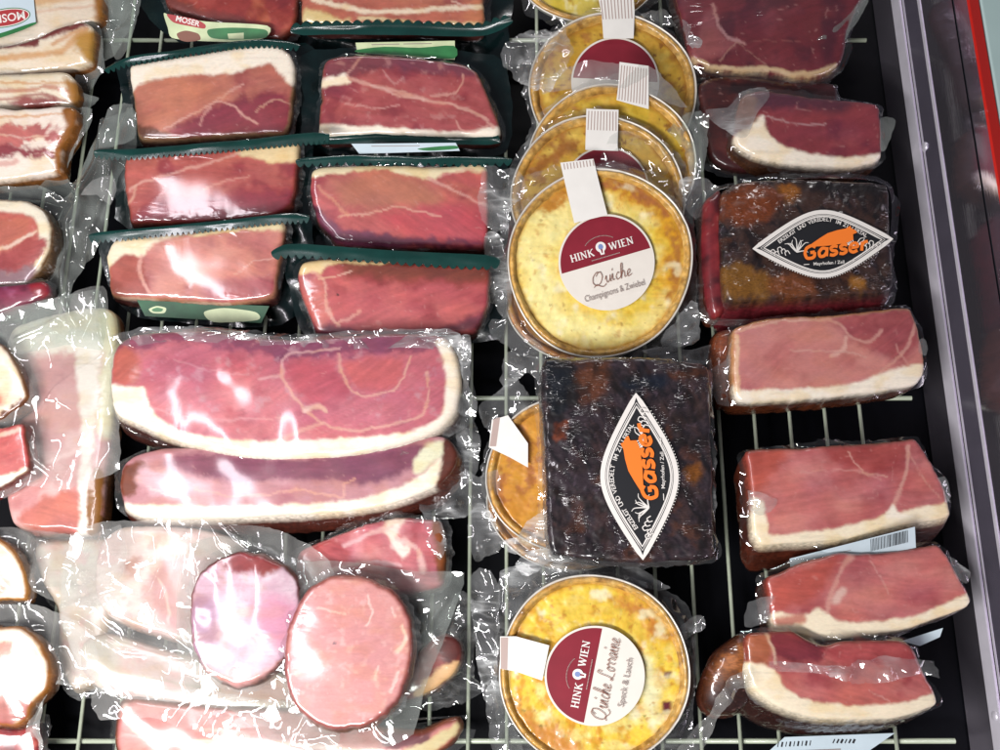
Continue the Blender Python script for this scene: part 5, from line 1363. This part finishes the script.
B5 = [(420, 652), (432, 640), (446, 634), (458, 640), (462, 655), (456, 672), (440, 686), (418, 698), (404, 700), (402, 680)]
p = tilted(435, 698, 14, 636, 26)
t = thing('ham_slab_pack', 'bit of dark rinded slab with cream fat right of the larger round slice', 'ham pack', base_of(B5), 'packs round the two ham slices')
slab(t, 'ham', B5, p, '#8a3a34', [('n', 14, '#6a2420', .5, .78, .8), ('p', [(438, 668), (458, 660), (458, 674), (436, 690), (418, 698), (416, 690)], '#e0b480', 2.5, .8), ('p', [(440, 634), (462, 638), (462, 656), (446, 662), (438, 650)], '#54201c', 4, 1)], ext=(1, -4, -16), seed=351, mat='meat_soft', side=('rind', '#3a1410'), rim=5, wr=(.5, 2))
flange(t, 'film', B5, [(404, 640), (440, 626), (458, 590), (470, 600), (474, 640), (474, 680), (486, 690), (470, 702), (430, 712), (396, 706), (398, 670)], p, 'film', drop=6, amp=6, seed=352, res=2.4, lift=-1)
# the bag with two round slices, lying on top
R1 = [(190, 620), (190, 596), (198, 574), (214, 560), (236, 552), (262, 555), (284, 566), (298, 586), (301, 612), (296, 640), (282, 662), (262, 678), (240, 686), (220, 682), (202, 668), (192, 646)]
R2 = [(284, 660), (287, 632), (296, 606), (312, 586), (334, 576), (362, 577), (388, 588), (406, 608), (413, 634), (411, 664), (402, 694), (386, 714), (364, 726), (336, 730), (312, 722), (294, 704), (286, 684)]
t = thing('round_ham_pack', 'clear bag holding two round ham slices, one violet with glare and one pink', 'ham pack', base_of(R1 + R2))
pr1 = tilted(245, 686, 44, 553, 54, .02); pr2 = tilted(348, 730, 50, 577, 60, .02)
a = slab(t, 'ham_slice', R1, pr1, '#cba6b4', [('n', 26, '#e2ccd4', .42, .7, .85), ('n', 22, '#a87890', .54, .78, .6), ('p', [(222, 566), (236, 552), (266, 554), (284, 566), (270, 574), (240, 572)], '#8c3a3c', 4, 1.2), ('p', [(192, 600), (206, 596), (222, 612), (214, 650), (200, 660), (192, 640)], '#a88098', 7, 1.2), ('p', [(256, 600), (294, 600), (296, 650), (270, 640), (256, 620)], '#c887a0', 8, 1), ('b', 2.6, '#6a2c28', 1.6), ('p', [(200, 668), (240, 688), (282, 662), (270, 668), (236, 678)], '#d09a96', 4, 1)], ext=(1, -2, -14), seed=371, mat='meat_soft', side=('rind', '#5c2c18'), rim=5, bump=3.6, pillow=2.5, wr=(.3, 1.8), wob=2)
a['label'] = 'violet tinted slice with white glare'
a = slab(t, 'ham_slice', R2, pr2, '#cf8d8a', [('n', 10, '#d79c98', .45, .75, .7), ('n', 7, '#e2b2ac', .6, .78, .6), ('n', 30, '#c47c7c', .52, .8, .5), ('b', 4.0, '#96504a', 2.5), ('l', [(368, 596), (372, 612), (366, 626)], 1.8, '#ecccc0', .8), ('l', [(402, 626), (406, 640), (398, 652)], 2.6, '#efd6c4', .9), ('l', [(378, 666), (376, 680)], 1.8, '#ecccc0', .8), ('l', [(318, 608), (345, 614)], 1.6, '#e8c4b8', .8), ('l', [(398, 672), (390, 692)], 2.4, '#efd0c4', .8), ('l', [(392, 608), (396, 616)], 1.6, '#ecccc0', .8), ('p', [(334, 642), (336, 642), (336, 644), (334, 644)], '#4a3a4a', .8, 0)], ext=(1, -3, -16), seed=381, mat='meat', side=('rind', '#6a3a1c'), rim=5, bump=.9, pillow=2, wr=(.05, 1.2), wob=1.6)
a['label'] = 'plain dusty pink slice'
sheet(t, 'film', [(180, 560), (200, 540), (236, 536), (300, 560), (330, 560), (380, 566), (420, 572), (464, 572), (458, 600), (440, 650), (424, 690), (414, 734), (380, 748), (320, 752), (270, 740), (230, 710), (190, 700), (176, 640)], tilted(320, 750, 26, 540, 37), 'film_grey', amp=4, seed=391, res=2.6, freq=1, lift=0, jag=1, folds=(([(418, 640), (446, 600)], 3, 3), ([(420, 620), (440, 640)], 2, 3), ([(300, 740), (340, 734)], 3, 3), ([(200, 706), (260, 700)], 3, 3)))
flange(t, 'film_rim', R2, 7, pr2, 'film', drop=7, amp=3, seed=392, res=2.2, lift=-2)
flange(t, 'film_rim', R1, 7, pr1, 'film', drop=7, amp=3, seed=393, res=2.2, lift=-2)

# ------------------------------------------------------------------ left column: streaky bacon
BG = 'streaky bacon packs in the far left corner'


def bacon(label, pts, pl, base, layers, seed, right):
    t = thing('bacon_pack', label, 'bacon pack', base_of(pts), BG)
    slab(t, 'bacon', pts, pl, base, layers, ext=(2, -3, -22), seed=seed, side=('rind', '#7a4a1e'), rim=5, wr=(.15, 1.0), bump=1.4)
    if right: sheet(t, 'film_ear', right, (pl[0] - pl[1] * .012, pl[1]), 'film_grey', amp=6, seed=seed + 1, res=2.6, freq=1.2, lift=0, jag=2)
    return t


STR = '#cf9a6c'
p = tilted(30, 44, 30, -30, 46)
K1 = [(-40, -30), (60, -30), (100, -26), (102, -6), (101, 10), (96, 20), (80, 26), (50, 34), (20, 44), (-10, 50), (-40, 50)]
t = bacon('streaky bacon pack in the corner with a white label, red oval with lettering turned over', K1, p, '#e6d6c0', [('n', 20, '#efe6d4', .45, .75, .7, 0, 3), ('l', [(-40, 8), (0, 4), (40, 2), (94, -4)], 5, '#d8ae84', .9), ('l', [(-40, 16), (40, 12), (94, 6)], 2.0, '#d9b59c', .8), ('l', [(-40, -12), (94, -18)], 6, '#b86a58', .9), ('p', [(94, -30), (104, -30), (104, 14), (96, 20)], '#9a6420', 3, .6)], 401, [(98, -20), (120, -24), (136, -20), (138, 10), (130, 30), (120, 50), (104, 60), (92, 50), (96, 20)])
fl = Flat(p, 5.0)
fl.quad((-40, -20), (34, -20), (38, 24), (-40, 52), 'paper_blue'); fl.blob([(-40, 44), (0, 36), (34, 25), (38, 26), (20, 34), (-10, 44), (-40, 54)], 'green_ink', 4)
fl.poly(ell(8, 20, 25, 9.5, 40, 0, 0, -.16), 'green_ink'); fl.poly(ell(8, 20, 24, 8.6, 40, 0, 0, -.16), 'white_ink'); fl.poly(ell(8, 20, 23, 7.8, 40, 0, 0, -.16), 'red_ink')
put_text(fl, 'MOSER', 'white_ink', frame((9, 16.0), 171, 11.5), .012)
fl.build('label', t)
K2 = [(-40, 50), (0, 46), (30, 40), (55, 28), (80, 22), (92, 28), (92, 48), (88, 64), (60, 70), (20, 74), (-40, 78)]
p = tilted(30, 74, 30, 24, 46)
bacon('streaky bacon pack with a dark red lean stripe along its far edge', K2, p, '#e9d8be', [('n', 18, '#f0e6d2', .45, .75, .7, -6, 3), ('p', [(-40, 50), (30, 38), (56, 27), (80, 21), (84, 26), (60, 36), (40, 40), (38, 46), (10, 48), (-40, 50)], '#7c3a38', 2.4, 1), ('l', [(-40, 60), (20, 57), (60, 52), (76, 40), (86, 32)], 4.5, '#cf9a62', .95), ('l', [(54, 44), (74, 34), (86, 28)], 3, '#cc9468', .9), ('p', [(76, 42), (94, 30), (94, 60), (82, 56)], '#b98a3c', 4, 1), ('l', [(-40, 70), (40, 69), (86, 64)], 1.5, '#c9b48e', .8)], 411, [(84, 20), (98, 26), (104, 56), (105, 70), (96, 80), (84, 96), (74, 86), (80, 64)])
K3 = [(-40, 78), (20, 74), (60, 72), (72, 78), (77, 92), (74, 106), (50, 108), (10, 110), (-40, 112)]
p = tilted(28, 110, 30, 74, 44)
bacon('streaky bacon pack with many thin even stripes, third from the far end', K3, p, '#eaddc4', [('n', 16, '#f2e8d6', .45, .75, .7, 0, 3), ('l', [(-40, 84), (20, 83), (70, 84)], 1.7, STR, .9), ('l', [(-40, 93), (20, 90), (52, 88), (72, 94)], 3.2, '#b86e52', .9), ('l', [(-40, 102), (12, 99), (40, 94), (66, 102)], 2.4, '#9a4c40', .9), ('p', [(10, 104), (30, 96), (54, 98), (58, 106), (30, 110)], '#8a3c36', 3, 1), ('p', [(66, 80), (80, 84), (80, 106), (72, 108)], '#a8742c', 3, .8)], 421, [(70, 74), (82, 92), (98, 98), (92, 106), (80, 126), (68, 120), (66, 100)])
K4 = [(-40, 112), (20, 109), (60, 106), (74, 108), (75, 120), (70, 134), (62, 146), (60, 164), (56, 172), (20, 178), (-40, 180)]
p = tilted(20, 176, 30, 108, 48)
bacon('thick bacon pack with broad ragged red lean, nearest of the streaky ones', K4, p, '#efdfcf', [('n', 16, '#f6ece0', .45, .75, .7, 0, 2), ('l', [(-40, 120), (30, 116), (66, 114)], 1.8, '#d9a074', .9), ('p', [(-40, 132), (10, 126), (46, 124), (50, 132), (66, 132), (60, 144), (40, 140), (20, 148), (-10, 150), (-40, 150)], '#b8605c', 3, 2), ('p', [(-40, 148), (0, 144), (30, 150), (58, 150), (54, 156), (20, 158), (-40, 160)], '#8e3c42', 3, 1.6), ('l', [(-40, 166), (10, 164), (16, 162)], 4, '#c98a80', .8), ('p', [(62, 108), (78, 108), (74, 132), (62, 150), (60, 172), (54, 172), (56, 146), (66, 126)], '#9a5f20', 2.6, .6), ('l', [(0, 134), (24, 138), (50, 136)], 1.4, '#e4bcae', .8)], 431, [(60, 120), (78, 108), (92, 110), (88, 130), (74, 150), (66, 176), (74, 196), (40, 190), (54, 172)])

# grey green bag of film with the round fat-edged piece
L5 = [(-30, 200), (0, 199), (24, 200), (42, 209), (52, 226), (52, 244), (46, 260), (36, 274), (24, 284), (0, 286), (-30, 286)]
p = tilted(10, 286, 40, 200, 50)
t = thing('ham_pack', 'half round ham piece with thick white fat edge in a big greyish crumpled bag', 'ham pack', base_of(L5), 'packs along the left edge')
slab(t, 'ham', L5, p, '#b5564c', [('n', 18, '#c4705e', .45, .78, .8), ('n', 18, '#8c3438', .54, .8, .7), ('b', 13, '#f0e6d0', 2), ('p', [(10, 218), (28, 218), (30, 230), (22, 242), (0, 252), (-20, 256), (-20, 220)], '#b5604c', 3, 1), ('p', [(-20, 258), (10, 250), (34, 236), (48, 238), (44, 256), (30, 270), (0, 276), (-20, 276)], '#9c4444', 3.2, 1.4), ('p', [(-20, 276), (10, 272), (34, 266), (30, 284), (-20, 290)], '#8a6a70', 4, 1.4), ('l', [(-20, 252), (10, 246), (36, 232)], 2.6, '#ead0bc', .95), ('b', 1.6, '#6a4a28', 1.4)], ext=(2, -2, -24), seed=441, mat='meat_soft', side=('rind', '#4a3018'), rim=5, wr=(.4, 1.8))
sheet(t, 'film', [(-30, 188), (40, 186), (62, 196), (84, 180), (96, 150), (106, 116), (128, 106), (136, 112), (134, 142), (130, 160), (118, 178), (112, 200), (108, 230), (96, 252), (78, 276), (70, 296), (50, 300), (30, 292), (40, 270), (56, 240), (52, 220), (30, 200), (-30, 196)], tilted(80, 300, 28, 108, 34), 'film_grey', amp=10, seed=442, res=2.4, freq=1.1, lift=0, jag=2, folds=(([(104, 120), (100, 160), (70, 220), (64, 290)], 3, 7), ([(128, 110), (112, 170), (84, 262)], 3, 7), ([(70, 182), (84, 200), (76, 230)], 3, 5)))
sheet(t, 'film_fold', [(80, 195), (94, 182), (112, 176), (118, 190), (112, 206), (98, 196)], tilted(98, 206, 44, 176, 52), 'film_frost', amp=5, seed=443, res=2, freq=1.4, jag=1)
sheet(t, 'film_fold', [(104, 120), (114, 106), (134, 106), (136, 140), (120, 146), (100, 150)], tilted(118, 148, 40, 106, 46), 'film_grey', amp=6, seed=444, res=2, freq=1.4, jag=1)
sheet(t, 'film_fold', [(104, -10), (140, -10), (140, 20), (130, 50), (120, 60), (112, 54), (108, 30)], tilted(120, 60, 20, -10, 30), 'film_grey', amp=9, seed=445, res=2.2, freq=1.2, jag=2)

L6 = [(-30, 288), (0, 286), (20, 284), (40, 281), (48, 286), (48, 294), (36, 302), (14, 310), (0, 316), (-30, 318)]
p = tilted(10, 314, 40, 284, 46)
t = thing('ham_pack', 'narrow dark purple red meat edge just below the half round ham piece', 'ham pack', base_of(L6), 'packs along the left edge')
slab(t, 'ham', L6, p, '#84304a', [('n', 14, '#a45a78', .45, .75, .8), ('n', 12, '#5a1a30', .5, .78, .8), ('p', [(32, 284), (48, 282), (48, 294), (36, 298)], '#8c1e2c', 2, 1)], ext=(0, -2, -18), seed=451, mat='meat_soft', side=('rind', '#3a1420'), rim=5, wr=(1.2, 2.8))
flange(t, 'film', L6, 6, p, 'film', drop=6, amp=4, seed=452, res=2.4, lift=-2)

WP = [(10, 330), (60, 312), (100, 306), (114, 316), (116, 350), (112, 420), (104, 470), (97, 530), (60, 532), (14, 526), (2, 470), (2, 390)]
p = tilted(60, 530, 28, 308, 40, .02)
t = thing('ham_slab_pack', 'large pale pack in milky film, pink lean with one long upright fat stripe', 'ham pack', base_of(WP), 'packs along the left edge')
slab(t, 'ham', WP, p, '#cf908c', [('n', 26, '#e0b4ae', .42, .72, .85), ('n', 22, '#b86a66', .54, .8, .6), ('p', [(0, 330), (60, 306), (120, 300), (110, 340), (96, 356), (60, 352), (20, 360), (0, 380)], '#f4ecdc', 8, 1.6), ('p', [(100, 302), (120, 304), (120, 420), (106, 440), (96, 420), (102, 350)], '#e8e4c0', 6, 1), ('p', [(76, 356), (100, 340), (96, 420), (90, 480), (88, 536), (76, 536), (80, 480), (82, 420)], '#f8efe2', 3, .7), ('p', [(89, 480), (102, 470), (100, 536), (88, 536)], '#8a5a22', 1.6, .5), ('p', [(20, 520), (40, 500), (78, 492), (78, 530), (40, 532)], '#c46a58', 4, 1), ('l', [(14, 470), (50, 462), (80, 450)], 3, '#ecc8c0', .8)], ext=(1, -3, -24), seed=461, mat='meat_soft', side=('rind', '#7a5030'), rim=7, wr=(.4, 1.8))
sheet(t, 'film', [(-10, 326), (30, 306), (70, 298), (100, 288), (108, 292), (112, 330), (118, 380), (124, 430), (122, 470), (90, 484), (60, 492), (30, 486), (-10, 496)], tilted(60, 490, 40, 290, 50, .02), 'film_frost', amp=5, seed=462, res=2.6, freq=.9, lift=6, jag=1.5, folds=(([(44, 416), (62, 390), (106, 354)], 2.2, 4), ([(64, 304), (80, 328), (76, 338)], 5, 6), ([(96, 300), (104, 330), (106, 352)], 3, 4), ([(30, 430), (40, 460), (60, 478)], 2.5, 4), ([(20, 350), (40, 340), (70, 336)], 2.5, 3)))
sheet(t, 'film_fold', [(-6, 322), (20, 308), (64, 298), (98, 290), (106, 300), (108, 340), (104, 352), (70, 346), (40, 352), (10, 356), (-6, 350)], tilted(55, 352, 46, 296, 54, .02), 'film_grey', amp=5, seed=466, res=2.2, freq=.9, lift=6, jag=1.5, folds=(([(66, 304), (80, 330), (78, 346)], 5, 6), ([(96, 298), (103, 344)], 3, 4), ([(20, 340), (60, 322)], 3, 4)))
sheet(t, 'film_skirt', [(-10, 528), (30, 530), (90, 536), (124, 524), (128, 540), (124, 570), (110, 604), (60, 606), (30, 580), (-10, 560)], tilted(60, 600, 30, 520, 40), 'film_frost', amp=8, seed=463, res=2.6, freq=1.1, lift=0, jag=2, folds=(([(30, 590), (70, 590), (118, 586)], 4, 5), ([(100, 480), (110, 520), (100, 560)], 3, 5), ([(20, 530), (60, 545), (110, 540)], 3, 4)))

LS = [(34, 546), (70, 538), (112, 540), (120, 566), (112, 610), (104, 650), (96, 684), (72, 690), (58, 660), (56, 610), (40, 580)]
p = tilted(78, 690, 14, 540, 22)
t = thing('ham_slab_pack', 'pale piece half hidden under grey film, between the left border pieces and the milky bag', 'ham pack', base_of(LS), 'packs along the left edge')
slab(t, 'ham', LS, p, '#cdbcae', [('n', 22, '#c9c6b4', .45, .74, .8), ('n', 14, '#cf9f98', .52, .76, .8), ('b', 3, '#a08c74', 3)], ext=(0, 0, -10), seed=466, mat='meat_soft', side=('rind', '#8a7a68'), rim=7, wr=(.4, 1.8))
flange(t, 'film', LS, 9, p, 'film', drop=6, amp=4, seed=467, res=2.6, lift=-1)

LA = [(-30, 340), (0, 344), (12, 358), (22, 376), (27, 396), (22, 404), (10, 412), (0, 420), (-30, 424)]
p = tilted(5, 420, 54, 344, 62)
t = thing('ham_piece_pack', 'cream fat wedge with brown edge at the left border, on the milky pack', 'ham pack', base_of(LA), 'packs along the left edge')
slab(t, 'ham', LA, p, '#f2e0c8', [('n', 18, '#f8ece0', .45, .75, .7), ('p', [(-30, 360), (-4, 386), (4, 396), (0, 404), (-30, 410)], '#cf8a76', 4, 1), ('b', 2.2, '#7a4a20', 1.5), ('p', [(0, 412), (18, 400), (28, 400), (20, 410), (0, 424)], '#6a3a18', 2, 1)], ext=(1, -3, -18), seed=471, side=('rind', '#6a3c18'), rim=4, wr=(.2, 1.2))
flange(t, 'film', LA, 6, p, 'film', drop=8, amp=4, seed=472, res=2.4, lift=-3)
LB = [(-30, 430), (0, 428), (22, 424), (26, 440), (29, 468), (20, 476), (0, 488), (-30, 496)]
p = tilted(5, 488, 52, 426, 60)
t = thing('ham_piece_pack', 'bright red cut ham piece with white fat corner at the left border', 'ham pack', base_of(LB), 'packs along the left edge')
slab(t, 'ham', LB, p, '#b84a48', [('n', 16, '#c9645c', .45, .78, .8), ('p', [(-30, 482), (4, 476), (30, 466), (32, 474), (0, 494), (-30, 500)], FATW, 2, .6), ('l', [(-10, 440), (10, 432), (22, 428)], 2.6, '#efd2c0', .9), ('p', [(20, 424), (30, 424), (32, 466), (26, 466)], '#a63a3a', 2, .5), ('b', 1.2, '#6a2c20', 1)], ext=(2, -3, -20), seed=481, side=('rind', '#7a2a28'), rim=4, wr=(.3, 1.4))
flange(t, 'film', LB, 6, p, 'film', drop=8, amp=4, seed=482, res=2.4, lift=-3)
L7 = [(-30, 528), (0, 540), (14, 552), (24, 572), (27, 590), (24, 600), (8, 600), (-30, 598)]
p = tilted(3, 600, 40, 536, 50)
t = thing('ham_piece_pack', 'pale fat quarter round with thin golden rind at the left border', 'ham pack', base_of(L7), 'packs along the left edge')
slab(t, 'ham', L7, p, '#f4e2d0', [('n', 16, '#faf0e4', .45, .75, .7), ('p', [(-30, 556), (-2, 566), (10, 582), (4, 592), (-30, 592)], '#e0a898', 5, 1.2), ('b', 2.4, '#b0741e', 1.4)], ext=(1, -2, -18), seed=491, side=('rind', '#6a4016'), rim=4, wr=(.3, 1.4))
flange(t, 'film', L7, 7, p, 'film', drop=8, amp=4, seed=492, res=2.4, lift=-3)
L8 = [(-30, 626), (0, 627), (20, 628), (38, 640), (48, 658), (50, 676), (46, 690), (32, 704), (28, 718), (14, 727), (0, 726), (-30, 726)]
p = tilted(10, 727, 40, 628, 50)
t = thing('ham_piece_pack', 'rounded ham end with broad cream fat and lean patches in the lower left corner', 'ham pack', base_of(L8), 'packs along the left edge')
slab(t, 'ham', L8, p, '#f3e2cc', [('n', 18, '#f9eede', .45, .75, .7), ('p', [(-30, 642), (4, 640), (14, 646), (8, 658), (-30, 664)], '#d88a7c', 3, 1.2), ('p', [(-30, 684), (4, 676), (18, 674), (22, 690), (24, 700), (-30, 704)], '#c47468', 3, 1.2), ('p', [(-30, 704), (20, 698), (32, 704), (26, 720), (0, 728), (-30, 728)], '#a05248', 3.5, 1.2), ('b', 2.6, '#a0641c', 1.6)], ext=(1, -3, -20), seed=501, side=('rind', '#5a3414'), rim=5, wr=(.3, 1.6))
sheet(t, 'film', [(-20, 606), (30, 604), (60, 612), (96, 640), (100, 670), (84, 690), (62, 680), (46, 700), (36, 730), (44, 760), (34, 770), (26, 740), (40, 700), (52, 676), (40, 640), (20, 624), (-20, 622)], tilted(40, 770, 26, 604, 36), 'film_frost', amp=7, seed=502, res=2.4, freq=1.2, jag=2)
L9 = [(-30, 732), (0, 730), (20, 730), (34, 726), (38, 745), (38, 780), (-30, 780)]
p = tilted(5, 778, 24, 730, 32)
t = thing('ham_pack', 'dark red meat corner at the very bottom of the left border', 'ham pack', base_of(L9), 'packs along the left edge')
slab(t, 'ham', L9, p, '#8a2c34', [('n', 14, '#a8483c', .48, .78, .8), ('n', 12, '#5a1424', .5, .78, .8)], ext=(0, 0, -16), seed=511, mat='meat_soft', side=('rind', '#3a1418'), rim=5, wr=(1.0, 2.6))
flange(t, 'film', L9, [(-30, 724), (20, 722), (44, 720), (48, 750), (60, 790), (-30, 790)], p, 'film', drop=8, amp=5, seed=512, res=2.4, lift=-2)
